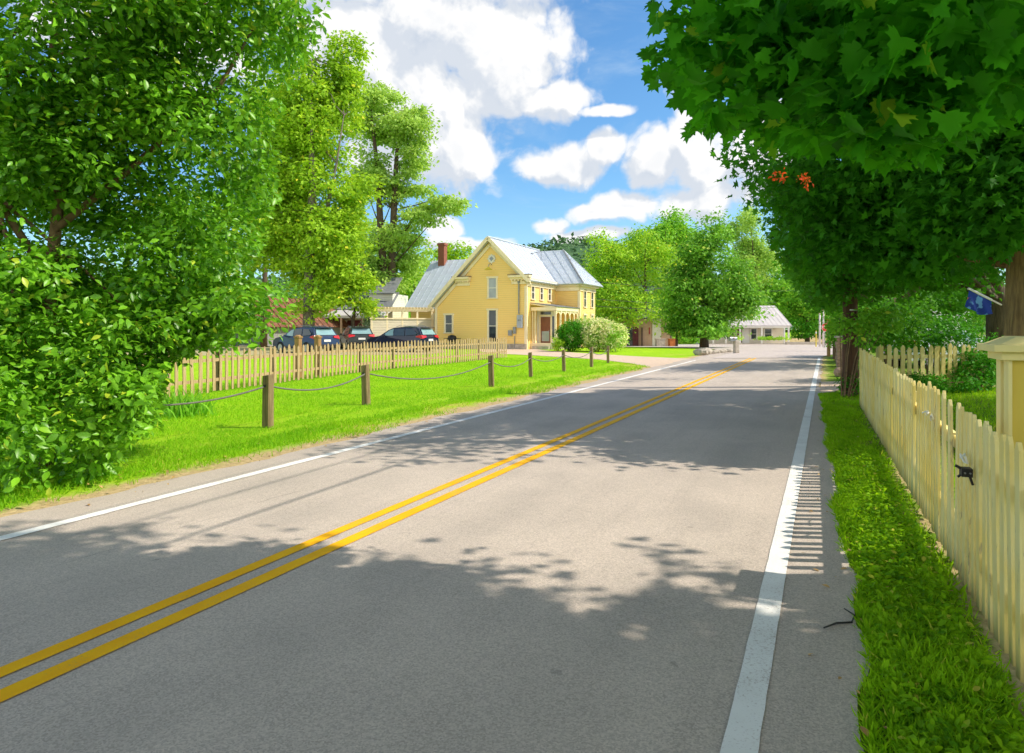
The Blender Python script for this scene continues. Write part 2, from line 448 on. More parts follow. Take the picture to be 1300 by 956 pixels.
def leaf_arrays(P, N, D, S, tmpl):
    V, T = tmpl
    N = nrm(N); D = D - N * np.sum(D * N, 1, keepdims=True); D = nrm(D)
    X = np.cross(D, N)
    S = S[:, None, None]
    vs = P[:, None, :] + S * (V[None, :, 0, None] * X[:, None, :] + V[None, :, 1, None] * D[:, None, :] + V[None, :, 2, None] * N[:, None, :])
    k = len(V)
    ts = T[None, :, :] + (np.arange(len(P)) * k)[:, None, None]
    return vs.reshape(-1, 3), ts.reshape(-1, 3)

def sublobes(lobes, k=13, size=.40):
    out = []
    for l in lobes:
        w = (l[6] if len(l) > 6 else 1.0)
        d = nrm(rng.normal(size=(k, 3)))
        r = .45 + .5 * rng.random(k)
        sz = size * rng.uniform(.6, 1.3, k)
        for i in range(k):
            c = [l[q] + d[i, q] * r[i] * l[3 + q] for q in range(3)]
            out.append((c[0], c[1], c[2], l[3] * sz[i], l[4] * sz[i], l[5] * sz[i] * .72, w / sz[i] ** .7))
    return out

def lobe_points(lobes, n, shell=0.4, sub=0):
    if sub: lobes = sublobes(lobes, sub)
    w = np.array([(l[6] if len(l) > 6 else 1.0) * l[3] * l[4] * l[5] for l in lobes]); w = w / w.sum()
    idx = rng.choice(len(lobes), n, p=w)
    L = np.array([l[:6] for l in lobes], float)[idx]
    d = nrm(rng.normal(size=(n, 3)))
    r = shell + (1 - shell) * rng.random(n) ** 0.6
    return L[:, :3] + d * r[:, None] * L[:, 3:6], d

def lp(px, py, y, rx, ry, rd, w=1.0):
    x, yy, z = P3(px, py, y)
    return (x, y, z, rx * y / F, rd, ry * y / F, w)

def foliage(name, lobes, nclump, per, cr, leaf, tmpl, mat, parent=None, base=(0, 0, 0), keep=None, lit=False, shell=0.35, flat=0.55, up=0.7, zmin=0.05, jit=6.0, droop=0.3, extra=None, sub=0, fill=0.0):
    c, d = lobe_points(lobes, nclump, shell, sub)
    if fill:
        c2, d2 = lobe_points([(l[0], l[1], l[2], l[3] * .88, l[4] * .88, l[5] * .88) + tuple(l[6:]) for l in lobes], int(nclump * fill), .1)
        c = np.vstack([c, c2]); d = np.vstack([d, d2])
    if extra is not None: c = np.vstack([c, extra]); d = np.vstack([d, nrm(rng.normal(size=(len(extra), 3)))])
    sel = ok_leaves(c, keep, lit, jit * 1.0, 0.05)
    c, d = c[sel], d[sel]
    n = len(c)
    cs = cr * rng.uniform(0.55, 1.35, n)
    P = np.repeat(c, per, 0); dd = np.repeat(d, per, 0); sc = np.repeat(cs, per)[:, None]
    off = rng.normal(size=P.shape) * np.array([1, 1, flat]) * 0.55
    P = P + off * sc
    m = ok_leaves(P, keep, lit, jit * 0.5, 0.10) & (P[:, 2] > zmin)
    P, dd, off = P[m], dd[m], off[m]
    k = len(P)
    N = np.array([0, 0, up]) + 0.45 * dd + 0.55 * rng.normal(size=(k, 3))
    D = off + 0.4 * rng.normal(size=(k, 3)) + np.array([0, 0, -droop])
    S = leaf * rng.uniform(0.5, 1.3, k)
    V, T = leaf_arrays(P - np.array(base), N, D, S, tmpl)
    o = mesh_np(name, V, T, mat, parent)
    return o, c

def limb_tubes(mb, base, trunk, targets, r0, n=5):
    """limbs that leave the trunk and curve to foliage clumps"""
    tr = [Vector(p[:3]) for p in trunk]
    for q in targets:
        q = Vector(q) - Vector(base)
        i = 0; best = 1e9
        for k in range(len(tr)):
            if k == 0 or (tr[k].z < 2.2 and k < len(tr) - 2 and tr[-1].z > 5): continue
            dz = q.z - tr[k].z
            cost = abs(dz - 0.5 * (Vector((q.x, q.y)) - Vector((tr[k].x, tr[k].y))).length) + (2 if dz < 0 else 0)
            if cost < best: best, i = cost, k
        a = tr[i]; L = (q - a).length
        rr = min(r0, 0.018 * L + 0.01)
        mid1 = a.lerp(q, 0.35) + Vector((random.uniform(-.06, .06) * L, random.uniform(-.06, .06) * L, 0.02 * L))
        mid2 = a.lerp(q, 0.7) + Vector((random.uniform(-.06, .06) * L, random.uniform(-.06, .06) * L, 0.07 * L))
        mb.tube([a, mid1, mid2, q], [rr, rr * 0.75, rr * 0.5, rr * 0.2], n)

def tree(name, label, base, trunk, lobes, nclump, per, cr, leaf, tmpl, lmat, bmat, cat='tree', keep=None, lit=False, nlimb=14, group=None, **kw):
    kw.setdefault('sub', 12)
    t = thing(name, label, cat, base, 0, group)
    cr_o, c = foliage('crown', lobes, nclump, per, cr, leaf, tmpl, lmat, t, base, keep, lit, **kw)
    mb = MB()
    trunks = trunk if isinstance(trunk[0][0], (list, tuple)) else [trunk]
    for tk in trunks:
        mb.tube([p[:3] for p in tk], [p[3] for p in tk], 10)
    if nlimb and len(c):
        tg = c[rng.choice(len(c), min(nlimb, len(c)), replace=False)]
        for k, tk in enumerate(trunks):
            limb_tubes(mb, base, tk, tg[k::len(trunks)], trunks[0][-1][3] * 1.6) if k < 2 else None
    mb.build('trunk', bmat, t, smooth=True)
    return t

# ================================================================== SETTING
def ground_mesh():
    xs = np.concatenate([np.linspace(-420, -60, 19), np.linspace(-54, 54, 55), np.linspace(60, 420, 19)])
    ys = np.concatenate([np.linspace(-60, -12, 9), np.linspace(-10, 110, 61), np.linspace(120, 620, 26)])
    X, Y = np.meshgrid(xs, ys)
    Z = gz(X, Y)
    V = np.stack([X, Y, Z], -1).reshape(-1, 3)
    nx, ny = len(xs), len(ys)
    i = np.arange(nx - 1)[None, :] + np.arange(ny - 1)[:, None] * nx
    T = np.stack([i, i + 1, i + 1 + nx, i + nx], -1).reshape(-1, 4)
    m, t, bs = new_mat('ground_grass')
    co = t.node('ShaderNodeNewGeometry').outputs['Position']
    sp = t.node('ShaderNodeSeparateXYZ'); t.l.new(co, sp.inputs[0])
    n1 = t.noise(co, 0.5, 6, 0.65); n2 = t.noise(co, 14, 5, 0.7); n3 = t.noise(co, 2.2, 5, 0.65)
    col = t.mix(t.smooth(n1, 0.3, 0.7), c4((0.30, 0.56, 0.012)), c4((0.40, 0.64, 0.014)))
    col = t.mix(t.math('MULTIPLY', t.smooth(n2, 0.40, 0.7), 0.55), col, c4((0.17, 0.40, 0.010)))
    col = t.mix(t.math('MULTIPLY', t.smooth(n3, 0.56, 0.74), 0.5), col, c4((0.56, 0.52, 0.10)))
    # bare earth along the road edges and along the fence
    tt = t.math('SUBTRACT', t.math('MULTIPLY', sp.outputs[0], CT), t.math('MULTIPLY', sp.outputs[1], ST))
    e = t.math('ADD', tt, t.math('MULTIPLY', t.math('SUBTRACT', n3, 0.5), 0.9))
    d1 = t.math('MULTIPLY', t.smooth(e, -6.95, -6.55), t.smooth(e, 0.2, -0.2))
    dirt = t.mix(t.smooth(n2, 0.3, 0.7), c4((0.66, 0.50, 0.27)), c4((0.44, 0.32, 0.16)))
    dry = t.math('MULTIPLY', t.math('MULTIPLY', t.smooth(tt, -9.2, -7.4), t.smooth(n1, .46, .62)), .75)
    col = t.mix(dry, col, t.mix(t.smooth(n2, .3, .7), c4((0.62, 0.50, 0.16)), c4((0.45, 0.42, 0.06))))
    col = t.mix(t.math('MULTIPLY', t.smooth(tt, -.4, .3), .7), col, c4((0.08, 0.13, 0.02)))
    # right of the road the mix above paints shade into the ground colour
    d2 = t.math('MULTIPLY', t.smooth(e, 0.68, 0.8), t.smooth(e, 1.15, 0.95))
    col = t.mix(t.math('MAXIMUM', d1, t.math('MULTIPLY', d2, 0.8)), col, dirt)
    t.put(bs.inputs['Base Color'], col); bs.inputs['Roughness'].default_value = 0.95
    bs.inputs['Specular IOR Level'].default_value = 0.1
    b = t.node('ShaderNodeBump'); b.inputs['Strength'].default_value = 0.7; b.inputs['Distance'].default_value = 0.05
    t.put(b.inputs['Height'], n2); t.put(bs.inputs['Normal'], b.outputs[0])
    o = mesh_np('ground', V, T, m); tag(o, kind='structure')
ground_mesh()

def asphalt(name, base=(0.64, 0.54, 0.46), dark=(0.50, 0.425, 0.365), seams=True):
    m, t, bs = new_mat(name)
    co = t.node('ShaderNodeNewGeometry').outputs['Position']
    sp = t.node('ShaderNodeSeparateXYZ'); t.l.new(co, sp.inputs[0])
    s = t.math('ADD', t.math('MULTIPLY', sp.outputs[0], ST), t.math('MULTIPLY', sp.outputs[1], CT))
    tt = t.math('SUBTRACT', t.math('MULTIPLY', sp.outputs[0], CT), t.math('MULTIPLY', sp.outputs[1], ST))
    cb = t.node('ShaderNodeCombineXYZ'); t.l.new(s, cb.inputs[0]); t.l.new(tt, cb.inputs[1])
    rc = cb.outputs[0]
    big = t.noise(rc, 0.7, 5, 0.6); fine = t.noise(rc, 140, 3, 0.8); med = t.noise(rc, 22, 4, 0.7)
    streak = t.noise(t.vmath('MULTIPLY', rc, (0.25, 3.2, 1)), 1.6, 5, 0.65)
    col = t.mix(t.smooth(big, 0.25, 0.75), c4(base), c4(dark))
    col = t.mix(t.math('MULTIPLY', t.smooth(streak, 0.45, 0.75), 0.35), col, c4(tuple(x * 0.75 for x in dark)))
    vo = t.node('ShaderNodeTexVoronoi'); vo.inputs['Scale'].default_value = 120; t.l.new(rc, vo.inputs['Vector'])
    bw = t.node('ShaderNodeRGBToBW'); t.l.new(vo.outputs['Color'], bw.inputs[0])
    agg = t.math('ADD', t.math('MULTIPLY', bw.outputs[0], 0.5), t.math('MULTIPLY', fine, 0.5))
    col = t.mix(t.smooth(agg, 0.2, 0.8), t.mix(0.40, col, c4((0.16, 0.145, 0.13))), t.mix(0.36, col, c4((0.80, 0.70, 0.60))))
    # small dark tar specks and stains
    col = t.mix(t.math('MULTIPLY', t.smooth(t.noise(rc, 6.5, 3, 0.5), 0.70, 0.75), 0.45), col, c4((0.20, 0.18, 0.165)))
    if seams:
        wob = t.math('MULTIPLY', t.math('SUBTRACT', t.noise(rc, 1.3, 3), 0.5), 0.28)
        for t0, w, a in ((-4.75, 0.005, 0.30),):
            dd = t.math('ABSOLUTE', t.math('SUBTRACT', t.math('ADD', tt, wob), t0))
            ln = t.math('MULTIPLY', t.smooth(dd, w * 2.2, w * 0.6), t.math('MULTIPLY', t.smooth(t.noise(rc, 1.1, 3), 0.42, 0.6), a))
            col = t.mix(ln, col, c4((0.08, 0.075, 0.07)))
        for t0 in (-1.05, -2.55, -4.15, -5.25):
            dd = t.math('ABSOLUTE', t.math('SUBTRACT', t.math('ADD', tt, wob), t0))
            col = t.mix(t.math('MULTIPLY', t.smooth(dd, .42, .05), t.math('MULTIPLY', t.smooth(big, .3, .7), .22)), col, c4((0.30, 0.27, 0.245)))
        # the outer edge strip of the older road, slightly pinker
        col = t.mix(t.math('MULTIPLY', t.smooth(tt, -5.85, -6.05), 0.35), col, c4((0.42, 0.36, 0.31)))
    t.put(bs.inputs['Base Color'], col)
    bs.inputs['Roughness'].default_value = 0.9; bs.inputs['Specular IOR Level'].default_value = 0.18
    b = t.node('ShaderNodeBump'); b.inputs['Strength'].default_value = 0.25; b.inputs['Distance'].default_value = 0.004
    t.put(b.inputs['Height'], t.math('ADD', fine, t.math('MULTIPLY', bw.outputs[0], 0.7))); t.put(bs.inputs['Normal'], b.outputs[0])
    return m
MT['asphalt'] = asphalt('asphalt')
MT['asphalt_pale'] = asphalt('asphalt_pale', (0.66, 0.57, 0.54), (0.58, 0.50, 0.47), False)
MT['gravel'] = M('gravel', (0.72, 0.55, 0.42), (0.58, 0.44, 0.32), 9, 0.95, 0.5, dirt=((0.22, 0.30, 0.04), 0.9, 0.62, 0.75))
MT['parking'] = M('parking', (0.50, 0.42, 0.26), (0.40, 0.36, 0.16), 2, 0.95, 0.3, dirt=((0.25, 0.30, 0.05), 0.5, 0.5, 0.7))

def strip(name, tl, tr, s0, s1, dz, m, ds=0.35, wob=0.0, kind='structure', jag=None):
    ss = np.arange(s0, s1 + 1e-6, ds)
    vs = []; fs = []
    for i, s in enumerate(ss):
        a = tl(s) if callable(tl) else tl
        b = tr(s) if callable(tr) else tr
        if wob: a += random.uniform(-wob, wob); b += random.uniform(-wob, wob)
        for k in range(3):
            x, y = ST2(s, a + (b - a) * k / 2); vs.append((x, y, float(gz(x, y)) + dz))
    for i in range(len(ss) - 1):
        for k in range(2):
            j = i * 3 + k; fs.append((j, j + 1, j + 4, j + 3))
    o = MB().add(vs, fs).build(name, m)
    if kind: tag(o, kind=kind)
    return o

def edge_r(s): return max(-.14, 0.24 - 0.020 * s) + 0.03 * math.sin(s * 1.7) + 0.02 * math.sin(s * 5.1 + 1) + random.uniform(-.02, .02)
def edge_l(s): return -6.32 + 0.05 * math.sin(s * 1.1) + 0.04 * math.sin(s * 3.3) + random.uniform(-.03, .03)
strip('road', edge_l, edge_r, -14, 47, 0.02, MT['asphalt'], 0.2)

def paint(name, c, c2, wear=(0.60, 0.82), grit=(0.30, 0.26, 0.23)):
    m, t, bs = new_mat(name)
    co = t.node('ShaderNodeNewGeometry').outputs['Position']
    n = t.noise(co, 3, 5, 0.6); f = t.noise(co, 70, 3, 0.8); g = t.noise(co, 1.0, 5, 0.65)
    col = t.mix(t.smooth(n, 0.3, 0.7), c4(c), c4(c2))
    w = t.math('ADD', t.math('MULTIPLY', f, 0.55), t.math('MULTIPLY', g, 0.45))
    col = t.mix(t.math('MULTIPLY', t.smooth(w, *wear), 0.8), col, c4(grit))
    t.put(bs.inputs['Base Color'], col); bs.inputs['Roughness'].default_value = 0.75; bs.inputs['Specular IOR Level'].default_value = 0.25
    return m
MT['line_yellow'] = paint('line_yellow', (0.98, 0.53, 0.002), (0.92, 0.44, 0.002), (0.53, 0.66), (0.5, 0.36, 0.12))
MT['line_white'] = paint('line_white', (0.90, 0.89, 0.86), (0.82, 0.81, 0.78), (0.52, 0.64), (0.5, 0.44, 0.4))
rj = lambda w: random.uniform(-w, w)
strip('edge_line', lambda s: -0.365 + rj(.002), lambda s: -0.235 + rj(.002), -14, 46.5, 0.026, MT['line_white'], 0.1)
strip('edge_line', lambda s: -5.82 + rj(.006), lambda s: -5.70 + rj(.006), -14, 34, 0.026, MT['line_white'], 0.1)
strip('centre_line', lambda s: -3.36 + rj(.002), lambda s: -3.245 + rj(.002), -14, 43, 0.026, MT['line_yellow'], 0.1)
strip('centre_line', lambda s: -3.58 + rj(.002), lambda s: -3.475 + rj(.002), -14, 43, 0.026, MT['line_yellow'], 0.1)

def sheet(name, pts, dz, m, px=True, kind='structure', n=4):
    import bmesh
    b = bmesh.new()
    vs = []
    for p in pts:
        x, y = (G(*p)[:2] if px else p)
        vs.append(b.verts.new((x, y, 0)))
    f = b.faces.new(vs)
    bmesh.ops.triangulate(b, faces=[f])
    for _ in range(n):
        bmesh.ops.subdivide_edges(b, edges=[e for e in b.edges if e.calc_length() > 2.0], cuts=1, use_grid_fill=True)
        bmesh.ops.triangulate(b, faces=b.faces[:])
    for v in b.verts: v.co.z = float(gz(v.co.x, v.co.y)) + dz
    me = bpy.data.meshes.new(name); b.to_mesh(me); b.free()
    me.materials.append(m)
    o = bpy.data.objects.new(name, me); C.objects.link(o); tag(o, kind=kind)
    for p in me.polygons:
        if p.normal.z < 0: p.flip()
    return o
sheet('road_junction', [(905, 455.5), (925, 449.5), (938, 447.3), (925, 445.8), (900, 443.2), (860, 441.8), (800, 440.6), (720, 440), (720, 438.2), (900, 437.4), (1010, 437.0), (1200, 437.2), (1200, 442), (1072, 446), (1060, 450), (1043, 453.5), (1041, 455)], 0.035, MT['asphalt_pale'])
sheet('driveway', [(600, 441.0), (640, 440.2), (668, 442.5), (705, 446.2), (760, 449.8), (815, 453), (895, 456.3), (890, 461), (840, 468.3), (826, 466.5), (800, 461.5), (760, 456.5), (720, 454), (680, 451.5), (640, 449.5), (612, 447)], 0.012, MT['gravel'])
sheet('driveway', [(1040.5, 499.5), (1042.5, 485.5), (1085, 483), (1160, 481), (1160, 485), (1080, 490), (1058, 498)], 0.013, MT['gravel'])
sheet('car_park', [(150, 452), (540, 450.5), (566, 447), (553, 441), (480, 438), (150, 438)], 0.012, MT['parking'])

# wooded hills far off
def hills():
    xs = np.linspace(-420, 420, 85); ys = np.linspace(300, 560, 27)
    X, Y = np.meshgrid(xs, ys)
    ridge = 34 + 10 * np.sin(X / 70.0 + 1.2) + 6 * np.sin(X / 31.0) + 8 * np.exp(-((X - 45) / 60) ** 2)
    Z = gz(X, Y) + ridge * np.exp(-((Y - 450) / 85) ** 2)
    V = np.stack([X, Y, Z], -1).reshape(-1, 3)
    nx = len(xs); i = np.arange(nx - 1)[None, :] + np.arange(len(ys) - 1)[:, None] * nx
    T = np.stack([i, i + 1, i + 1 + nx, i + nx], -1).reshape(-1, 4)
    m = M('hill_woods', (0.05, 0.13, 0.05), (0.09, 0.18, 0.07), 0.08, 0.95, 0.0)
    tag(mesh_np('hills', V, T, m), kind='structure')
    n = 16000
    x = rng.uniform(-400, 400, n); y = rng.uniform(320, 470, n)
    rd = 34 + 10 * np.sin(x / 70.0 + 1.2) + 6 * np.sin(x / 31.0) + 8 * np.exp(-((x - 45) / 60) ** 2)
    z = gz(x, y) + rd * np.exp(-((y - 450) / 85) ** 2) + rng.uniform(0, 4, n)
    Pp = np.stack([x, y, z], -1)
    V, T = leaf_arrays(Pp, rng.normal(size=(n, 3)) + np.array([0, -0.5, 0.8]), rng.normal(size=(n, 3)), rng.uniform(2.0, 4.5, n), T_DIAMOND)
    tag(mesh_np('hill_forest', V, T, M('hill_leaf', (0.06, 0.15, 0.055), (0.10, 0.20, 0.07), 0.05, 0.95)), kind='stuff')
hills()

# ================================================================== GRASS BLADES
def blades(name, pts, size, mat, spread=0.5, dz=0.01):
    k = len(pts)
    P = np.stack([pts[:, 0], pts[:, 1], gz(pts[:, 0], pts[:, 1]) + dz], -1)
    D = np.array([0, 0, 1.0]) + spread * rng.normal(size=(k, 3)) * np.array([1, 1, 0.2])
    N = rng.normal(size=(k, 3)) * np.array([1, 1, 0.1])
    V, T = leaf_arrays(P, N, D, size, T_BLADE)
    return tag(mesh_np(name, V, T, mat), kind='stuff')

def scatter_st(n, s0, s1, tl, tr):
    s = rng.uniform(s0, s1, n); t = rng.uniform(0, 1, n)
    t = tl(s) + (tr(s) - tl(s)) * t
    return np.stack([s * ST + t * CT, s * CT - t * ST], -1), s, t

# right verge between road and picket fence (lush, longer)
FX0, FTAN = 0.95, 0.4427
def fence_t(s):
    # road-coordinates t of the picket fence at distance s
    y = s * CT
    x = FX0 + FTAN * y
    return x * CT - y * ST
def right_verge():
    n = 90000
    s = 1.0 + 17.5 * rng.random(n) ** 1.6
    t0 = np.maximum(-.10, 0.27 - 0.020 * s) + .03 * np.sin(s * 1.7) + .02 * np.sin(s * 5.1 + 1)
    t1 = np.where(s < 15.8, fence_t(s) - 0.03, 1.9)
    u = rng.random(n)
    t = t0 + (t1 - t0) * u
    edge = np.minimum(u * (t1 - t0), 9)
    bare = (t1 - t < 0.16 + 0.12 * np.sin(s * 1.3) * np.sin(s * 3.7)) & (rng.random(n) < 0.85)
    t = t - 0.05 * (u < 0.1) * rng.random(n)
    keepm = ~bare
    pts = np.stack([s * ST + t * CT, s * CT - t * ST], -1)[keepm]
    sz = rng.uniform(0.035, 0.085, len(pts)) * (1 + 0.35 * np.sin(s[keepm] * 2.1) * np.cos(s[keepm] * 0.9 + t[keepm] * 6))
    blades('grass', pts, sz * 0.98, LM['grass_right'], 0.9)
    # broad weed leaves among the grass
    k = 16000
    s = 1.0 + 9 * rng.random(k) ** 1.4; t = np.maximum(-.05, 0.31 - 0.02 * s) + rng.random(k) * 0.48
    P = np.stack([s * ST + t * CT, s * CT - t * ST, rng.uniform(0.02, 0.075, k)], -1)
    V, T = leaf_arrays(P, np.array([0, 0, 1.0]) + 0.5 * rng.normal(size=(k, 3)), rng.normal(size=(k, 3)), rng.uniform(0.02, 0.06, k), T_OVATE)
    tag(mesh_np('clover_weeds', V, T, LM['grass_right']), kind='stuff')
right_verge()

def left_lawn():
    n = 420000
    y = 5.0 + 31 * rng.random(n) ** 1.35
    px = rng.uniform(-60, 900, n)
    x = (px - CX) / F * y
    t = x * CT - y * ST
    e = -6.45 + 0.25 * np.sin(y * 1.9) * np.sin(x * 2.3) - 0.25 * rng.random(n) ** 2
    pn = np.sin(x * 2.1 + 1) * np.sin(y * 1.3 + x) + .6 * np.sin(x * 5.3 - y * 2.2)
    thin = ((t > -7.1) & (rng.random(n) < 0.55)) | ((t > -9) & (pn > .45) & (rng.random(n) < .8))
    drive = np.zeros(n, bool)
    pys = HY + F * CAMH / y
    drive = poly_in(px, pys, [(590, 441), (705, 446), (895, 456), (900, 461), (842, 469), (800, 462), (700, 453), (590, 448)])
    k = (t < e) & ~thin & ~drive & (t > -16)
    pts = np.stack([x, y], -1)[k]
    sz = (0.030 + 0.020 * rng.random(len(pts))) * (1 + 0.012 * y[k])
    tall = (t[k] > -7.6)
    sz = sz * np.where(tall, 1.6, 1.0)
    blades('lawn_grass', pts, sz, LM['grass'], 0.7)
left_lawn()

# thin grass over the shade-darkened ground of the yard right of the picket fence
def yard():
    n = 40000
    y = rng.uniform(4.5, 21, n); x = FX0 + FTAN * y + 0.1 + rng.random(n) ** 1.3 * 7
    blades('yard_grass', np.stack([x, y], -1), rng.uniform(0.05, 0.11, n), LM['grass_right'], 0.8)
yard()

# ================================================================== PICKET FENCE (right, cream)
def picket_mesh(name, w, th, h, point, mat):
    mb = MB()
    prof = [(-w / 2, 0), (w / 2, 0), (w / 2, h - point), (w * 0.12, h), (-w * 0.12, h), (-w / 2, h - point)]
    mb.prism([(x, -th / 2, z) for x, z in prof], (0, th, 0))
    o = mb.build(name, mat, None, bevel=0.002)
    return o

def near_fence():
    root = thing('picket_fence', 'weathered cream picket fence along the grass verge with a black gate latch', 'fence', (FX0, 0, 0), 0)
    ang = math.atan(FTAN)
    dirx, diry = math.sin(ang), math.cos(ang)
    L0, L1 = 1.75, 15.55
    n = 99
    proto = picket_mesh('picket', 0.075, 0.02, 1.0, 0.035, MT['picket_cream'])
    def hgt(s):
        y = s * diry
        h = np.interp(y, [1.5, 3.1, 4.6, 5.2, 6.7, 9, 14.2], [1.11, 1.115, 1.13, 1.19, 1.13, 1.16, 1.21])
        return float(h)
    for i in range(n):
        s = L0 + (L1 - L0) * i / (n - 1)
        o = proto if i == 0 else proto.copy()
        if i: C.objects.link(o)
        o.parent = root
        o.location = (dirx * s + random.uniform(-.004, .004), diry * s, 0.03 + random.uniform(-.015, .015))
        o.rotation_euler = (R(random.gauss(0, .6)), R(random.gauss(0, .9)), math.pi / 2 - ang + R(random.gauss(0, 1.5)))
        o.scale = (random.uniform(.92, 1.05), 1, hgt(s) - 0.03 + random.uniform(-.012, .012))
    # rails and posts behind the pickets
    ox, oy = diry * 0.035, -dirx * 0.035
    for z in (0.30, 0.86):
        mb = MB(); mb.bar((dirx * L0 + ox, diry * L0 + oy, z), (dirx * L1 + ox, diry * L1 + oy, z), 0.04, 0.085)
        mb.build('rail', MT['picket_cream'], root)
    for s in (1.9, 4.35, 5.25, 7.7, 10.1, 12.6, 15.4):
        mb = MB(); q = (dirx * s + diry * 0.105, diry * s - dirx * 0.105)
        mb.box((q[0], q[1], 0.50), (0.085, 0.085, 0.98), -ang)
        mb.build('post', MT['picket_cream'], root, bevel=0.004)
    # gate latch
    y = 3.98; s = y / diry
    q = Vector((dirx * s - diry * 0.018, diry * s + dirx * 0.018, 0.80))
    d = Vector((dirx, diry, 0)); nn = Vector((-diry, dirx, 0))
    mb = MB()
    Z = Vector((0, 0, 1))
    mb.bar(q + nn * .01, q + nn * .066, 0.08, 0.048)
    mb.bar(q + nn * .055 + Z * .015, q + nn * .092 + Z * .035, 0.016, 0.016)
    mb.bar(q + nn * .06 - Z * .015, q + nn * .08 - Z * .033, 0.016, 0.012)
    mb.bar(q + nn * .022 - Z * .015, q + nn * .004 - Z * .075, 0.016, 0.013)
    lt = mb.build('gate_latch', MT['black'], root, bevel=0.002)
    for e in (.024, .05):
        MB().tube([q + nn * e - d * .041, q + nn * e - d * .046], 0.0055, 10).build('bolt', MT['steel'], lt)
    # short ties of white cord left on the pickets
    for yy, zz in ((4.15, 0.86), (5.3, 0.95), (5.6, 0.96)):
        s = yy / diry; c = Vector((dirx * s - diry * .02, diry * s + dirx * .02, zz))
        pts = [c + d * random.uniform(-.09, .09) + nn * random.uniform(0, .03) + Vector((0, 0, random.uniform(-.035, .03))) for _ in range(7)]
        MB().tube(pts, 0.007, 5).build('cord_tie', MT['cord'], root)
near_fence()

# yellow pillar with a cap behind the fence
def pillar():
    a = math.atan(FTAN)
    t = thing('gate_pillar', 'square yellow wooden pillar with pale corner boards and stepped cap behind the picket fence', 'pillar', (3.0, 4.1, 0), -a)
    # local origin is the front left corner; x to the right, y away from the camera
    w, d = 0.62, 0.26
    MB().box((w / 2, d / 2, 0.75), (w, d, 1.5)).build('shaft', MT['pillar'], t)
    for sx in (0, 1):
        for sy in (0, 1):
            mb = MB()
            mb.box((sx * w + (.011 if sx else -.011), sy * d + (-.035 if sy else .035), 0.735), (0.020, 0.11, 1.468))
            mb.build('corner_board', MT['pillar_trim'], t, bevel=0.002)
    mb = MB()
    for k in range(1, 4): mb.box((.06 + (w - .12) * k / 4, -0.003, 0.72), (0.006, 0.006, 1.38))
    mb.build('board_joints', MT['wood_warm'], t)
    MB().box((w / 2, d / 2, 1.475), (w + 0.12, d + 0.12, 0.05)).build('cap_moulding', MT['pillar_trim'], t, bevel=0.006)
    mb = MB(); mb.box((w / 2, d / 2, 1.522), (w + 0.22, d + 0.22, 0.044)); mb.box((w / 2, d / 2, 1.568), (w + 0.16, d + 0.16, 0.048), 0, 0.75)
    mb.build('cap', MT['pillar_trim'], t, bevel=0.006)
pillar()

x, y, z = G(1078, 800)
tag(MB().tube([(x - .16, y - .05, .035), (x - .06, y + .02, .03), (x + .03, y + .03, .03), (x + .08, y + .10, .04), (x + .07, y + .2, .035)], [.004, .006, .006, .005, .003], 6).build('fallen_twig', MT['black'], None), 'thin dark fallen twig on the asphalt at the grass edge', 'twig')

# cross fence in the yard
def yard_fence():
    a = Vector((9.15, 16.9, 0)); b = Vector((14.6, 18.6, 0))
    root = thing('picket_fence', 'yellowed picket fence across the shaded yard with vines on it', 'fence', a, 0)
    d = (b - a); L = d.length; d.normalize(); ang = math.atan2(d.y, d.x)
    proto = picket_mesh('picket', 0.13, 0.02, 1.0, 0.05, MT['picket_old'])
    n = 27
    for i in range(n):
        o = proto if i == 0 else proto.copy()
        if i: C.objects.link(o)
        o.parent = root; s = L * i / (n - 1)
        o.location = (d.x * s, d.y * s, 0.08 + random.uniform(-.03, .03))
        o.rotation_euler = (0, R(random.gauss(0, 1.4)), ang)
        o.scale = (1, 1, 1.08 + random.uniform(-.05, .07))
    for z in (0.4, 0.9):
        mb = MB(); mb.bar(Vector((-d.y * .03, d.x * .03, z)), d * L + Vector((-d.y * .03, d.x * .03, z)), 0.03, 0.09); mb.build('rail', MT['picket_old'], root)
    for s in (0.0, 1.9, 3.8, 5.6):
        MB().box((d.x * s - d.y * .09, d.y * s + d.x * .09, 0.58), (0.09, 0.09, 1.16), ang).build('post', MT['picket_old'], root)
yard_fence()

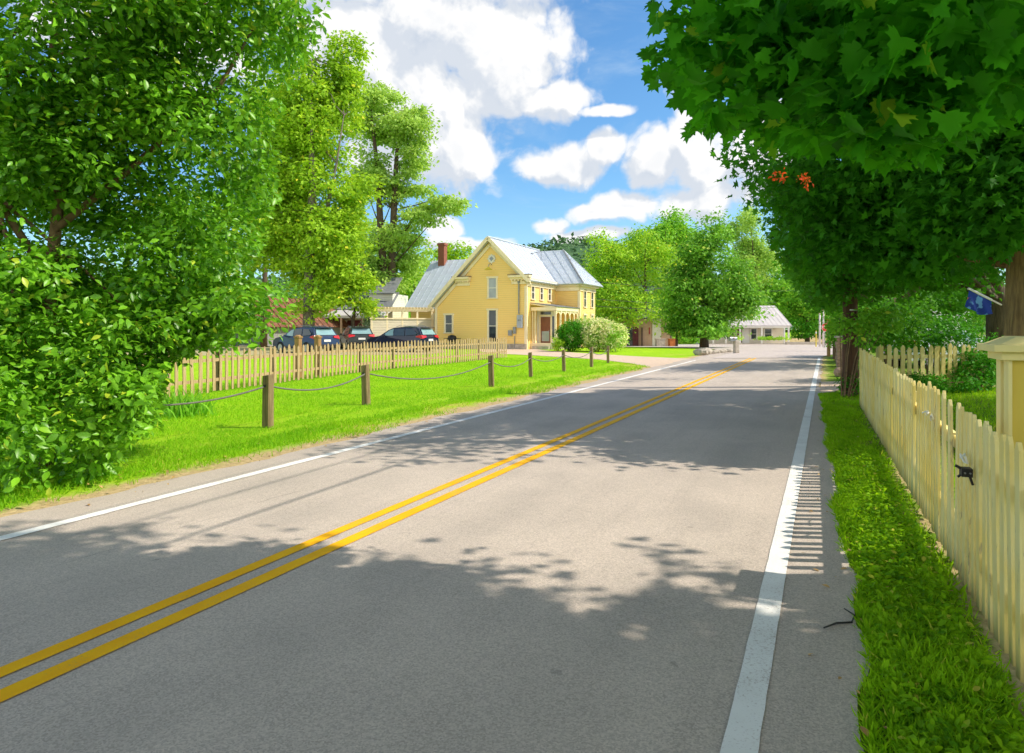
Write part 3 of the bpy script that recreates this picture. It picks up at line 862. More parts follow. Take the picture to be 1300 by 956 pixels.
# ================================================================== LEFT: wooden fence, rope posts
def left_fence():
    pts = [(-8.4, 14.7), (-7.56, 16.8), (-6.54, 20.7), (-4.92, 26.0), (-2.5, 31.0), (-0.3, 36.7)]
    root = thing('picket_fence', 'long brown unpainted picket fence across the lawn before the parked cars', 'fence', (pts[0][0], pts[0][1], 0), 0)
    seg = [math.dist(pts[i], pts[i + 1]) for i in range(len(pts) - 1)]
    L = sum(seg)
    def at(s):
        for i, q in enumerate(seg):
            if s <= q or i == len(seg) - 1:
                f = min(s / q, 1); a, b = pts[i], pts[i + 1]
                return a[0] + (b[0] - a[0]) * f, a[1] + (b[1] - a[1]) * f, math.atan2(b[1] - a[1], b[0] - a[0])
            s -= q
    proto = picket_mesh('picket', 0.10, 0.02, 1.0, 0.07, MT['wood_grey'])
    n = 100
    bx, by = pts[0]
    for i in range(n):
        s = L * i / (n - 1); x, y, a = at(s)
        o = proto if i == 0 else proto.copy()
        if i: C.objects.link(o)
        o.parent = root; o.location = (x - bx, y - by, 0.03 + random.uniform(-.02, .02))
        o.rotation_euler = (0, R(random.gauss(0, 1.3)), a + R(random.gauss(0, 3)))
        o.scale = (random.uniform(.9, 1.1), 1, 1.06 + random.uniform(-.03, .03))
    s = 0
    for i, q in enumerate(seg):
        a, b = pts[i], pts[i + 1]
        ang = math.atan2(b[1] - a[1], b[0] - a[0]); ox, oy = -math.sin(ang) * .03, math.cos(ang) * .03
        for z in (0.32, 0.82):
            MB().bar((a[0] - bx + ox, a[1] - by + oy, z), (b[0] - bx + ox, b[1] - by + oy, z), 0.035, 0.08).build('rail', MT['wood_grey'], root)
    k = 0.4
    while k < L:
        x, y, a = at(k)
        MB().box((x - bx - math.sin(a) * .10, y - by + math.cos(a) * .10, 0.52), (0.08, 0.08, 1.0), a).build('post', MT['wood_post'], root)
        k += 2.45
left_fence()
for k, (px, top, zz, lab) in enumerate(((373.5, 427.5, 21.5, 'stout orange brown post above the brown pickets, the left of two'), (399, 427.5, 22.6, 'stout orange brown post above the brown pickets, the right of two'))):
    x, y, z = P3(px, top, zz)
    y += 0.4
    t = thing('gate_post', lab, 'post', (x, y, 0), R(-20), 'gate posts behind the brown fence')
    MB().box((0, 0, z / 2 - .02), (0.17, 0.17, z - .04)).build('shaft', MT['wood_warm'], t, bevel=.01)
    mb = MB(); mb.box((0, 0, z - .02), (0.21, 0.21, 0.05)); mb.box((0, 0, z + .03), (0.17, 0.17, 0.05), 0, 0.4); mb.build('cap', MT['wood_warm'], t)

POSTS = [(-8.1, 9.4, 0.86, 0)] + [(*G(px, py)[:2], h, px) for px, py, h in ((340, 543, 0.88), (465, 514, 0.86), (624, 491, 0.88), (674, 479, 0.83), (716, 472, 0.82), (751, 466, 0.84), (772, 461, 0.80))]
POSTS[0] = (-5.6, 8.9, 0.86, 0)
plabels = ['rope post hidden among the leaves of the big left tree', 'nearest leaning square wooden rope post on the lawn', 'second nearest rope post on the lawn, dark at its top', 'wooden rope post in front of the brown fence end, third on the lawn',
           'fourth rope post on the lawn, before the yellow house door', 'fifth rope post, thin and dark, before the round green bush', 'sixth rope post, dark, before the white flowering shrub', 'farthest dark rope post at the edge of the gravel drive']
rough_post = None
for i, (x, y, h, px) in enumerate(POSTS):
    if i == 0: continue
    w = 0.135 if i < 4 else 0.115
    t = thing('rope_post', plabels[i], 'post', (x, y, 0), -TH + R(random.uniform(-12, 12)), 'rope posts beside the road')
    mb = MB()
    lean = random.uniform(-.03, .02)
    a = w / 2
    vs = [(-a, -a, -.05), (a, -a, -.05), (a, a, -.05), (-a, a, -.05)] + [(-a * .95 + lean, -a * .95, h - .03), (a * .95 + lean, -a * .95, h - .015), (a * .95 + lean, a * .95, h), (-a * .95 + lean, a * .95, h - .02)]
    mb.hexa(vs)
    mb.build('shaft', MT['wood_post'], t, bevel=.008)
    mb = MB(); mb.tube([(lean * .8, -a - .012, h - .19), (lean * .8, -a - .002, h - .19)], 0.022, 10); mb.build('rope_hole', MT['black'], t)
rl = ['grey rope drooping from the big leafy tree to the nearest post', 'grey rope sagging low between the two nearest rope posts', 'grey rope between the second and third rope posts',
      'grey rope between the third and fourth rope posts', 'grey rope between the fourth and fifth rope posts', 'grey rope between the fifth and sixth rope posts', 'grey rope between the two farthest rope posts']
for i in range(len(POSTS) - 1):
    a, b = POSTS[i], POSTS[i + 1]
    L = math.dist(a[:2], b[:2]); sag = 0.05 * L + 0.02
    pts = []
    for k in range(15):
        f = k / 14
        pts.append((a[0] + (b[0] - a[0]) * f, a[1] + (b[1] - a[1]) * f, (a[2] - .19) * (1 - f) + (b[2] - .19) * f - sag * 4 * f * (1 - f)))
    tag(MB().tube(pts, 0.015, 6).build('rope', MT['rope'], None, smooth=True), rl[i], 'rope', 'ropes between the posts')

# ================================================================== YELLOW HOUSE
def ribs(mb, e0, e1, r0, r1, step=0.5, w=0.03, h=0.022):
    """standing seams from the eave line e0-e1 to the ridge line r0-r1"""
    e0, e1, r0, r1 = map(Vector, (e0, e1, r0, r1))
    n = max(2, int((e1 - e0).length / step))
    nn = (e1 - e0).cross(r0 - e0).normalized()
    if nn.z < 0: nn = -nn
    for i in range(n + 1):
        f = i / n
        a, b = e0.lerp(e1, f), r0.lerp(r1, f)
        if (b - a).length < .2: continue
        mb.bar(a + nn * h * .5, b + nn * h * .5, w, h, nn)

def window(parent, x, y, z0, z1, w, face='front', pane='glass', name='window', mid=True, trim='trim'):
    """a sash window standing proud of a wall; face front: plane y, face right: plane x"""
    def b(mb, u, v, du, dv, d0, d1):
        if face == 'front': mb.box((x + u, y - (d0 + d1) / 2, v), (du, d1 - d0, dv))
        else: mb.box((x + (d0 + d1) / 2, y + u, v), (d1 - d0, du, dv))
    zc = (z0 + z1) / 2; h = z1 - z0
    mb = MB(); tw = 0.11
    b(mb, -w / 2 - tw / 2, zc, tw, h, 0.002, 0.06); b(mb, w / 2 + tw / 2, zc, tw, h, 0.002, 0.06)
    b(mb, 0, z1 + tw / 2 + .01, w + 2 * tw + .10, tw + .02, 0.002, 0.085); b(mb, 0, z0 - .04, w + 2 * tw + .08, 0.08, 0.002, 0.10)
    o = mb.build(name, MT[trim], parent)
    mb = MB()
    if mid: b(mb, 0, zc, w - .08, 0.05, 0.004, 0.04)
    b(mb, -w / 2 + .02, zc, 0.04, h, 0.004, 0.042); b(mb, w / 2 - .02, zc, 0.04, h, 0.004, 0.042)
    mb.build('sash', MT['trim_white'], o)
    mb = MB(); b(mb, 0, zc, w - .082, h, 0.003, 0.015); mb.build('pane', MT[pane], o)
    return o

def yellow_house():
    t = thing('yellow_house', 'two storey yellow clapboard house with steep gable and pale metal roofs', 'house', (1.04, 50.0, 0), -TH)
    GW, AX, AH, EH = -5.8, -2.9, 8.25, 5.3
    BACK = 9.6
    mb = MB()
    # front gable wing incl. lean-to on the left
    mb.prism([(0, 0, 0), (0, 0, EH), (AX, 0, AH), (-7.63, 0, 3.5), (-7.63, 0, 0)], (0, BACK, 0))
    mb.build('gable_wall', MT['siding_yellow'], t)
    mb = MB(); mb.prism([(0.002, 6, 0), (2.0, 6, 0), (2.0, 6, 5.15), (0.002, 6, 5.15)], (0, 4.2, 0)); mb.build('wing_wall', MT['siding_yellow'], t)
    mb = MB(); mb.prism([(-12.2, 3.4, 0), (-12.2, 3.4, 3.4), (-12.2, 7.5, 7.4), (-12.2, 11.6, 3.4), (-12.2, 11.6, 0)], (4.56, 0, 0)); mb.build('rear_wing_wall', MT['siding_yellow'], t)
    # roofs
    ov = 0.42; fo = -0.5
    def sl(x): return AH + 0.10 - abs(x - AX)
    mb = MB()
    RIB = [(0.40, fo, sl(.40)), (0.40, 6.0, sl(.40)), (AX, 8.0, sl(AX)), (AX, fo, sl(AX))]
    mb.slab([RIB[0], (0.40, 6.0, sl(.40)), (AX, BACK, sl(AX)), (AX, fo, sl(AX))], 0.12)
    ribs(mb, (0.40, fo + .1, sl(.40)), (0.40, 5.9, sl(.40)), (AX, fo + .1, sl(AX)), (AX, 8.9, sl(AX)), 0.55)
    mb.slab([(AX, fo, sl(AX)), (AX, BACK, sl(AX)), (-8.0, BACK, sl(-8.0)), (-8.0, fo, sl(-8.0))], 0.12)
    ribs(mb, (-8.0, fo + .1, sl(-8.0)), (-8.0, BACK, sl(-8.0)), (AX, fo + .1, sl(AX)), (AX, BACK, sl(AX)), 0.55)
    mb.tube([(AX, fo - .02, AH + .13), (AX, BACK, AH + .13)], 0.06, 6)
    mb.build('main_roof', MT['metal_roof'], t)
    # hip roof of the right wing
    mb = MB()
    e = 5.15; rz = 8.05; ry = 8.1
    A = (-0.1, 5.45, e - .05); B = (2.55, 5.45, e - .05); Cc = (2.55, 10.75, e - .05); D = (-0.1, 10.75, e - .05)
    Rl = (-3.0, ry, rz + .05); Rr = (-0.15, ry, rz + .05)
    mb.slab([A, B, Rr, Rl], 0.10); mb.slab([B, Cc, Rr], 0.10); mb.slab([Cc, D, Rl, Rr], 0.10)
    ribs(mb, (0.5, 5.45, e - .02), (2.4, 5.45, e - .02), (-2.6, ry, rz + .07), (-0.2, ry, rz + .07), 0.5)
    ribs(mb, (2.55, 5.6, e - .02), (2.55, 10.6, e - .02), (-.1, ry, rz + .07), (-.1, ry, rz + .07), 0.6)
    mb.build('hip_roof', MT['metal_roof'], t)
    mb = MB(); mb.bar(Vector(B) + Vector((0, 0, .05)), Vector(Rr) + Vector((0, 0, .06)), 0.10, 0.06); mb.build('hip_seam', MT['roof_grey'], t)
    # rear left wing roof
    mb = MB()
    mb.slab([(-12.6, 2.95, 3.2), (-7.95, 2.95, 3.2), (-4.6, 7.5, 7.65), (-12.6, 7.5, 7.65)], 0.12)
    mb.slab([(-12.6, 7.5, 7.65), (-4.6, 7.5, 7.65), (-7.95, 12.1, 3.2), (-12.6, 12.1, 3.2)], 0.12)
    ribs(mb, (-12.5, 2.95, 3.22), (-8.0, 2.95, 3.22), (-12.5, 7.5, 7.67), (-8.0, 7.5, 7.67), 0.55)
    for k in range(7):
        f = k / 7
        x = -8.0 + 3.4 * f; y0 = 2.95 + (7.5 - 2.95) * f
        if f > .05: mb.bar((x, y0, 3.24 + (7.67 - 3.24) * f), (x, 7.5, 7.69), 0.035, 0.045)
    mb.build('rear_roof', MT['metal_roof'], t)
    # chimney
    mb = MB(); mb.box((-11.3, 7.2, 8.1), (0.62, 0.55, 2.0)); o = mb.build('chimney', MT['brick'], t)
    mb = MB(); mb.box((-11.3, 7.2, 9.04), (0.74, 0.66, 0.22)); mb.build('chimney_cap', MT['brick'], o)
    # rake boards: a deep double board under each slope
    mb = MB()
    for x1 in (0.42, -8.02):
        a = Vector((AX, fo - .03, AH + .02)); b = Vector((x1, fo - .03, sl(x1) - .08))
        mb.bar(a, b, 0.05, 0.26, (0, 0, 1))
        a = Vector((AX, -.06, AH - .42)); b = Vector((x1 * .93 if x1 > 0 else -7.55, -.06, sl(x1) - .42 + (0.05 if x1 > 0 else .45)))
        mb.bar(a, b, 0.10, 0.22, (0, 0, 1))
    mb.build('rake_board', MT['trim'], t)
    # soffits
    mb = MB()
    mb.slab([(0.38, fo + .02, sl(.38) - .125), (0.38, 0, sl(.38) - .125), (AX, 0, sl(AX) - .125), (AX, fo + .02, sl(AX) - .125)], 0.02)
    mb.slab([(AX, fo + .02, sl(AX) - .125), (AX, 0, sl(AX) - .125), (-7.95, 0, sl(-7.95) - .125), (-7.95, fo + .02, sl(-7.95) - .125)], 0.02)
    mb.build('soffit', MT['trim'], t)
    # cornice returns with dentils
    for x0, x1 in ((-1.25, 0.46), (-5.95, -4.55)):
        mb = MB(); mb.box(((x0 + x1) / 2, -.27, EH + .06), (x1 - x0, .50, 0.16)); mb.box(((x0 + x1) / 2, -.15, EH - .10), (x1 - x0 - .1, .28, 0.16)); mb.box(((x0 + x1) / 2, -.06, EH - .36), (x1 - x0 - .22, .10, .30))
        n = 6
        for k in range(n): mb.box((x0 + .2 + (x1 - x0 - .4) * k / (n - 1), -.2, EH - .22), (.08, .16, .13))
        o = mb.build('cornice', MT['trim'], t)
        mb = MB(); mb.box(((x0 + x1) / 2, -.28, EH + .165), (x1 - x0 + .06, .54, 0.05)); mb.build('flashing', MT['trim_dark'], o)
    # eaves cornice along the right side and wing
    mb = MB()
    mb.box((0.18, 2.7, EH - .16), (0.34, 5.5, 0.20)); mb.box((0.05, 2.95, EH - .46), (0.08, 5.9, 0.36))
    for k in range(10): mb.box((0.16, 0.3 + k * .58, EH - .34), (.18, .09, .14))
    mb.box((1.1, 5.86, e - .14), (1.95, 0.26, 0.2)); mb.box((1.02, 5.96, e - .42), (2.0, 0.07, 0.36))
    mb.box((2.16, 8.1, e - .14), (0.30, 4.4, 0.2)); mb.box((2.05, 8.1, e - .42), (0.07, 4.1, 0.36))
    mb.build('eaves_cornice', MT['trim'], t)
    # corner boards
    for x, y, h in ((-7.63, 0, 3.4), (-.02, 0, EH - .65), (2.0, 6, e - .65), (0.0, 5.93, 0)):
        if h:
            mb = MB(); mb.box((x, y - .03, h / 2), (0.20, .06, h)); mb.box((x + .03 if x > -5 else x - .03, y + .10, h / 2), (.06, .2, h)); mb.build('corner_board', MT['trim'], t)
    # windows
    window(t, -6.5, 0, 1.22, 2.56, 0.62)
    window(t, -2.74, 0, 3.83, 5.30, 0.66, pane='glass_pale')
    window(t, -2.74, 0, 0.55, 2.89, 0.66)
    for yy in (1.2, 2.9, 4.6): window(t, 0, yy, 3.75, 4.75, 0.5, 'right')
    for z0, z1 in ((3.3, 4.6), (0.9, 2.6)):
        window(t, 2.0, 7.4, z0, z1, 0.55, 'right'); window(t, 2.0, 9.3, z0, z1, 0.55, 'right')
    window(t, -9.4, 3.4, 1.7, 2.7, 0.9, pane='glass')
    # attic vent: diamond in a square
    x, z = -2.8, 6.75
    mb = MB(); mb.prism([(x - .36, -.02, z), (x, -.02, z - .36), (x + .36, -.02, z), (x, -.02, z + .36)], (0, -.06, 0)); mb.box((x, -.035, z), (.5, .05, .5)); o = mb.build('attic_vent', MT['trim_white'], t)
    mb = MB(); mb.prism([(x - .18, -.085, z), (x, -.085, z - .18), (x + .18, -.085, z), (x, -.085, z + .18)], (0, -.02, 0)); mb.build('vent_louvre', MT['steel'], o)
    # gooseneck lamp below the vent
    mb = MB(); mb.tube([(x, -.03, z - .45), (x, -.3, z - .38), (x, -.55, z - .5), (x, -.6, z - .66)], .025, 6); o = mb.build('gable_lamp', MT['steel'], t)
    MB().lathe([(0.05, .12), (.12, .04), (.28, -.06), (.30, -.10)], (x, -.6, z - .76), 14).build('lamp_shade', MT['sign_yellow'], o)
    # electric mast and meter
    mb = MB(); mb.tube([(-.55, -.10, 2.6), (-.55, -.10, 5.0)], .05, 8); mb.lathe([(.09, 0), (.12, .1), (.06, .25)], (-.55, -.10, 4.85), 8); mb.build('service_mast', MT['steel'], t)
    mb = MB(); mb.box((-.45, -.13, 2.05), (.42, .20, .95)); o = mb.build('meter_box', MT['meter'], t, bevel=.02)
    MB().lathe([(.11, 0), (.11, .08), (.06, .12)], (-.45, -.24, 2.1), 12).build('meter', MT['steel'], o)
    mb = MB(); mb.box((-.9, -.08, 1.4), (.22, .14, .5)); mb.box((-1.25, -.08, 1.2), (.3, .14, .4)); mb.tube([(-.9, -.06, 1.0), (-.9, -.06, .1)], .03, 6); mb.build('utility_box', MT['steel'], t)
    # foundation
    mb = MB(); mb.box((-3.8, -.035, .2), (7.7, .07, .40)); mb.build('foundation', MT['stone'], t)
    # porch in the corner
    mb = MB(); mb.slab([(-.0, .75, 3.42), (2.05, .75, 3.12), (2.05, 5.99, 3.12), (0.0, 5.99, 3.42)], .10); mb.box((1.03, .84, 2.98), (2.0, .10, .26)); mb.box((1.98, 3.3, 2.98), (.10, 5.0, .26))
    o = mb.build('porch_roof', MT['trim'], t)
    mb = MB(); mb.slab([(-.0, .70, 3.47), (2.12, .70, 3.165), (2.12, 5.985, 3.165), (0.0, 5.985, 3.47)], .04); mb.build('porch_roofing', MT['roof_grey'], o)
    mb = MB(); mb.box((1.03, 3.35, .22), (2.05, 5.25, .44)); o = mb.build('porch_floor', MT['trim'], t)
    mb = MB(); mb.box((.95, .55, .12), (1.3, .34, .24)); mb.build('porch_step', MT['stone'], o)
    ys = [1.0, 2.0, 3.0, 4.0, 5.0, 5.8]
    for y in ys:
        mb = MB(); mb.box((1.92, y, 1.65), (.11, .11, 2.42)); mb.box((1.92, y, .58), (.16, .16, .28)); mb.box((1.92, y, 2.78), (.17, .17, .12)); mb.build('porch_post', MT['trim'], t)
    for y0, y1 in zip(ys, ys[1:]):
        # arched brackets between the posts
        pts = [(1.90, y0 + .06, 2.85), (1.90, y1 - .06, 2.85), (1.90, y1 - .06, 2.35)]
        m_ = (y0 + y1) / 2; hw = (y1 - y0) / 2 - .06
        for k in range(1, 10):
            a = math.pi * k / 10
            pts.append((1.90, m_ + hw * math.cos(a), 2.35 + .38 * math.sin(a)))
        pts.append((1.90, y0 + .06, 2.35))
        mb = MB().prism(pts, (.05, 0, 0))
        for k in range(1, 6): mb.box((1.92, y0 + (y1 - y0) * k / 6, .80), (.04, .05, .66))
        mb.box((1.92, m_, 1.13), (.06, 2 * hw, .06))
        mb.build('porch_bracket', MT['trim'], t)
    for x in (0.12, 0.32):
        mb = MB(); mb.box((x, .95, 1.65), (.08, .10, 2.42)); mb.build('porch_post', MT['trim'], t)
    # vestibule with the door
    mb = MB(); mb.box((.88, 1.75, 1.65), (1.5, .12, 2.42)); o = mb.build('entry_wall', MT['trim_white'], t)
    mb = MB(); mb.box((.86, 1.68, 1.42), (.78, .06, 1.95)); d = mb.build('door', MT['door_wood'], t)
    mb = MB(); mb.box((.86, 1.645, .95), (.6, .02, .75)); mb.build('door_panel', MT['glass_pale'], d)
    mb = MB(); mb.lathe([(.035, 0), (.045, .03), (.02, .06)], (1.16, 1.62, 1.35), 8); mb.build('handle', MT['steel'], d)
    mb = MB()
    for dx in (-.45, .45): mb.box((.86 + dx, 1.67, 1.46), (.11, .05, 2.04))
    mb.box((.86, 1.67, 2.49), (1.02, .05, .10)); mb.build('door_frame', MT['trim'], t)
    mb = MB(); mb.box((.86, 1.68, 2.68), (.82, .03, .2)); mb.build('transom', MT['glass'], t)
    mb = MB(); mb.box((1.47, 1.70, 1.6), (.16, .06, 1.7)); mb.build('side_light', MT['glass'], t)
    # roof lamp bracket
    mb = MB(); mb.tube([(-1.6, 6.8, 7.2), (-1.6, 6.8, 7.95), (-2.2, 6.4, 7.75)], .03, 6); mb.box((-2.4, 6.3, 7.72), (.45, .2, .12)); mb.build('roof_light', MT['steel'], t)
    return t
yellow_house()

t = thing('grill', 'black covered barbecue grill against the left end of the yellow gable wall', 'grill', (*P3(574, 427, 51.6)[:2], 0), -TH)
MB().lathe([(.30, .5), (.36, .6), (.36, .8), (.28, .98), (.08, 1.05)], (0, 0, 0), 14).build('hood', MT['black'], t, smooth=True)
mb = MB()
for a in range(4): mb.bar((.2 * math.cos(a * 1.57 + .8), .2 * math.sin(a * 1.57 + .8), .55), (.32 * math.cos(a * 1.57 + .8), .32 * math.sin(a * 1.57 + .8), 0), .04, .04)
mb.box((.48, 0, .78), (.3, .4, .04)); mb.box((-.48, 0, .78), (.3, .4, .04)); mb.build('stand', MT['black'], t)

# ================================================================== CARS
def suv(label, loc, rotz, paint, L=4.6, group='cars parked behind the brown fence', H=1.68):
    """heads along local +x, wheels at z=0"""
    t = thing('parked_car', label, 'car', loc, rotz, group)
    hw = 0.92
    def wid(z): return hw * (1.0 if z < 0.95 else 1.0 - 0.30 * (z - .95) / .75 * .85) * (0.96 if z < .35 else 1)
    k = L / 4.6; q = H / 1.68
    prof = [(-2.22, .32), (-2.28, .60), (-2.24, .98), (-2.16, 1.08), (-1.86, 1.56), (-1.60, 1.65), (-0.6, 1.68), (0.25, 1.60), (0.62, 1.46), (1.18, 1.06), (1.95, .94), (2.22, .80), (2.30, .55), (2.22, .28)]
    prof = [(x * k, z * q) for x, z in prof]
    arch = []
    for cx in (1.42 * k, -1.38 * k):
        for a in range(0, 9):
            an = math.pi * a / 8
            arch.append((cx + .41 * math.cos(an), .30 + .42 * math.sin(an)))
    loop = prof + [(x, z) for x, z in arch]
    n = len(loop)
    rows = []
    for f, sh in ((-1, 0), (-.93, .035), (-.6, .06), (0, .07), (.6, .06), (.93, .035), (1, 0)):
        rows.append([(x, f * wid(z), z + (sh - .06 if z > 1.3 else 0) + 0.0) for x, z in loop])
    vs = [p for r in rows for p in r]; fs = []
    for r in range(len(rows) - 1):
        for i in range(n):
            j = (i + 1) % n
            fs.append((r * n + i, r * n + j, (r + 1) * n + j, (r + 1) * n + i))
    fs.append(tuple(range(n - 1, -1, -1))); fs.append(tuple((len(rows) - 1) * n + i for i in range(n)))
    MB().add(vs, fs).build('body', MT[paint], t)
    # windows: one glazed panel each
    def side(poly, name, mat, sgn):
        vs = [(x * k, sgn * (wid(z * q) + .012), z * q) for x, z in poly]
        mb = MB().prism(vs, (0, -sgn * .03, 0)); return mb.build(name, MT[mat], t)
    for sg in (-1, 1):
        side([(.98, 1.08), (.46, 1.42), (.18, 1.50), (.10, 1.08)], 'side_window', 'car_screen', sg)
        side([(.02, 1.08), (.08, 1.51), (-.72, 1.53), (-.80, 1.08)], 'side_window', 'car_glass', sg)
        side([(-.90, 1.09), (-.82, 1.53), (-1.40, 1.50), (-1.78, 1.24), (-1.70, 1.14)], 'side_window', 'car_glass', sg)
        # tail and head lamps
        mb = MB().prism([(-2.31 * k, sg * .50, .98 * q), (-2.31 * k, sg * .93, .90 * q), (-2.20 * k, sg * .93, 1.12 * q), (-2.28 * k, sg * .50, 1.08 * q)], (.20, 0, 0)); mb.build('tail_light', MT['tail_red'], t)
        mb = MB().prism([(-2.14 * k, sg * .935, .93 * q), (-1.72 * k, sg * .935, 1.0 * q), (-1.80 * k, sg * .935, 1.06 * q), (-2.10 * k, sg * .935, 1.12 * q)], (0, -sg * .06, 0)); mb.build('tail_light', MT['tail_red'], t)
        mb = MB().prism([(2.20 * k, sg * .50, .70 * q), (2.20 * k, sg * .88, .72 * q), (2.0 * k, sg * .90, .90 * q), (2.02 * k, sg * .55, .88 * q)], (.05, 0, 0)); mb.build('headlight', MT['lamp_clear'], t)
        mb = MB(); mb.box((.75 * k, sg * 1.02, 1.10), (.12, .18, .14)); mb.build('mirror', MT[paint], t, bevel=.02)
        mb = MB(); mb.tube([(-1.5 * k, sg * .62, 1.66 * q), (-1.3 * k, sg * .62, 1.71 * q), (-.2 * k, sg * .62, 1.71 * q), (0.05, sg * .62, 1.64 * q)], .018, 6); mb.build('roof_rail', MT['steel'], t)
        for cx in (1.42 * k, -1.38 * k):
            mb = MB()
            ring = []
            mb.tube([(cx, sg * .72, .34), (cx, sg * .93, .34)], .34, 20); w = mb.build('wheel', MT['tyre'], t, bevel=.02)
            mb = MB(); mb.tube([(cx, sg * .925, .34), (cx, sg * .945, .34)], .22, 16); mb.build('rim', MT['rim'], w)
    # rear and front screens
    def scr(a, b, z0, z1, name, mat, off, inset=.14):
        w0, w1 = wid(z0) - inset, wid(z1) - inset
        mb = MB(); mb.slab([(a, -w0, z0), (a, w0, z0), (b, w1, z1), (b, -w1, z1)], .02)
        for i, v in enumerate(mb.v): mb.v[i] = (v[0] + off, v[1], v[2] + .012)
        return mb.build(name, MT[mat], t)
    scr(-2.13 * k, -1.89 * k, 1.13 * q, 1.50 * q, 'rear_window', 'car_screen', -.025)
    scr(1.14 * k, .66 * k, 1.10 * q, 1.42 * q, 'windscreen', 'car_screen', .03)
    mb = MB(); mb.box((-2.26 * k, 0, .45), (.12, 1.7, .22)); mb.build('bumper', MT['black'], t, bevel=.03)
    mb = MB(); mb.box((-1.98 * k, 0, 1.625 * q), (.28, 1.15, .035)); mb.build('spoiler', MT[paint], t)
    mb = MB(); mb.box((-2.285 * k, 0, .80), (.02, .5, .14)); mb.build('number_plate', MT['sign_white'], t)
    return t
def carpos(px, y): return ((px - CX) / F * y, y, 0)
suv('dark navy estate car nearest the yellow house, rear to the house', carpos(511, 45.5), R(180 - 28), 'car_navy')
suv('blue sport utility car at the left end behind the brown fence, red tail lamp showing', carpos(388, 43.5), R(180 - 37), 'car_blue', 4.4)
suv('dark grey hatchback seen from behind between the two other parked cars', carpos(452, 51.0), R(180 - 66), 'car_dark', 4.3)
suv('pale white car half hidden by shrubs beyond the yard fence', ((1196 - CX) / F * 28, 28, 0), R(8), 'car_white', 4.6, 'car beyond the yard')

# ================================================================== LEFT BUILDINGS
def shed():
    x, y, _ = P3(319, 378, 60)
    t = thing('old_shed', 'low weathered shed with a rusty brown tin roof and brick chimney', 'shed', (x - 1.0, y, 0), R(-35))
    mb = MB(); mb.prism([(-3.2, 0, 0), (3.2, 0, 0), (3.2, 0, 1.9), (0, 0, 4.2), (-3.2, 0, 1.9)], (0, 9, 0)); mb.build('wall', M('shed_wall', (0.36, 0.36, 0.34), (0.26, 0.26, 0.25), 3, .9, .2, (5, 5, .5)), t)
    mb = MB()
    for s in (-1, 1):
        mb.slab([(s * 3.7, -.4, 1.65), (s * 3.7, 9.4, 1.65), (0, 9.4, 4.35), (0, -.4, 4.35)][::s], .08)
        ribs(mb, (s * 3.7, -.3, 1.67), (s * 3.7, 9.3, 1.67), (0, -.3, 4.37), (0, 9.3, 4.37), .6, .05, .04)
    mb.build('roof', MT['rust'], t)
    MB().box((0.3, 2.2, 4.6), (.7, .7, 1.8)).build('chimney', MT['brick'], t)
    mb = MB(); mb.bar((0, -.43, 4.30), (3.75, -.43, 1.58), .05, .22); mb.bar((0, -.43, 4.30), (-3.75, -.43, 1.58), .05, .22); mb.build('rake_board', MT['trim_white'], t)
    window(t, -1.4, 0, .9, 1.9, .8, trim='trim_white')
shed()
def porch_house():
    x, y, _ = P3(437, 420, 66)
    t = thing('porch_house', 'cream house with a long pale porch roof and dark posts behind the parked cars', 'house', (x, y, 0), R(-6))
    MB().box((0, 4, 1.7), (9.0, 6, 3.4)).build('wall', MT['siding_cream'], t)
    mb = MB(); mb.box((2.9, 5.4, 2.5), (2.4, 6, 5.0)); mb.build('side_wing', MT['siding_white'], t)
    mb = MB(); mb.slab([(1.5, 2.2, 5.0), (4.3, 2.2, 5.0), (4.3, 5.4, 6.8), (1.5, 5.4, 6.8)], .1); mb.build('wing_roof', MT['roof_grey'], t)
    mb = MB(); mb.slab([(-4.9, .8, 3.4), (4.3, .8, 3.4), (4.3, 4.2, 5.2), (-4.9, 4.2, 5.2)], .1); mb.build('roof', MT['roof_grey'], t)
    mb = MB(); mb.slab([(-4.6, -1.8, 2.72), (4.5, -1.8, 2.72), (4.5, 1.0, 3.35), (-4.6, 1.0, 3.35)], .1); mb.box((0, -1.75, 2.58), (9.0, .12, .2)); mb.build('porch_roof', MT['roof_pale'], t)
    for xx in (-4.3, -1.9, .3, 2.4, 4.2):
        MB().box((xx, -1.65, 1.25), (.16, .16, 2.5)).build('porch_post', MT['tan_wall'], t)
    MB().box((-1.2, .94, 1.2), (6.2, .10, 2.2)).build('porch_screen', MT['maroon'], t)
    for xx in (-2.8, -.6, 3.2): window(t, xx, .88, .9, 2.2, .9, trim='trim_white')
porch_house()
def board_wall():
    a = P3(470, 405, 52.5); b = P3(550, 405, 54.5)
    t = thing('board_fence', 'tall cream board fence with a slatted top beside the yellow house', 'fence', (a[0], a[1], 0), math.atan2(b[1] - a[1], b[0] - a[0]))
    L = math.dist(a[:2], b[:2])
    MB().box((L / 2, 0, 1.12), (L, .08, 2.24)).build('boards', MT['siding_cream'], t)
    mb = MB(); mb.box((L / 2, -.02, 2.30), (L + .1, .16, .10)); mb.build('cap_rail', MT['trim'], t)
    for k in range(5): MB().box((.1 + (L - .2) * k / 4, .02, 1.55), (.14, .14, 3.1)).build('post', MT['trim'], t)
    mb = MB(); mb.box((L / 2 + .3, 0, 2.98), (L - .5, .14, .2)); mb.box((L / 2 + .3, 1.9, 2.98), (L - .5, .14, .2)); o = mb.build('top_beam', MT['trim'], t)
    mb = MB()
    for k in range(18): mb.box((.6 + (L - .7) * k / 17, .95, 3.13), (.06, 2.4, .14))
    mb.build('rafters', MT['trim'], t)
board_wall()

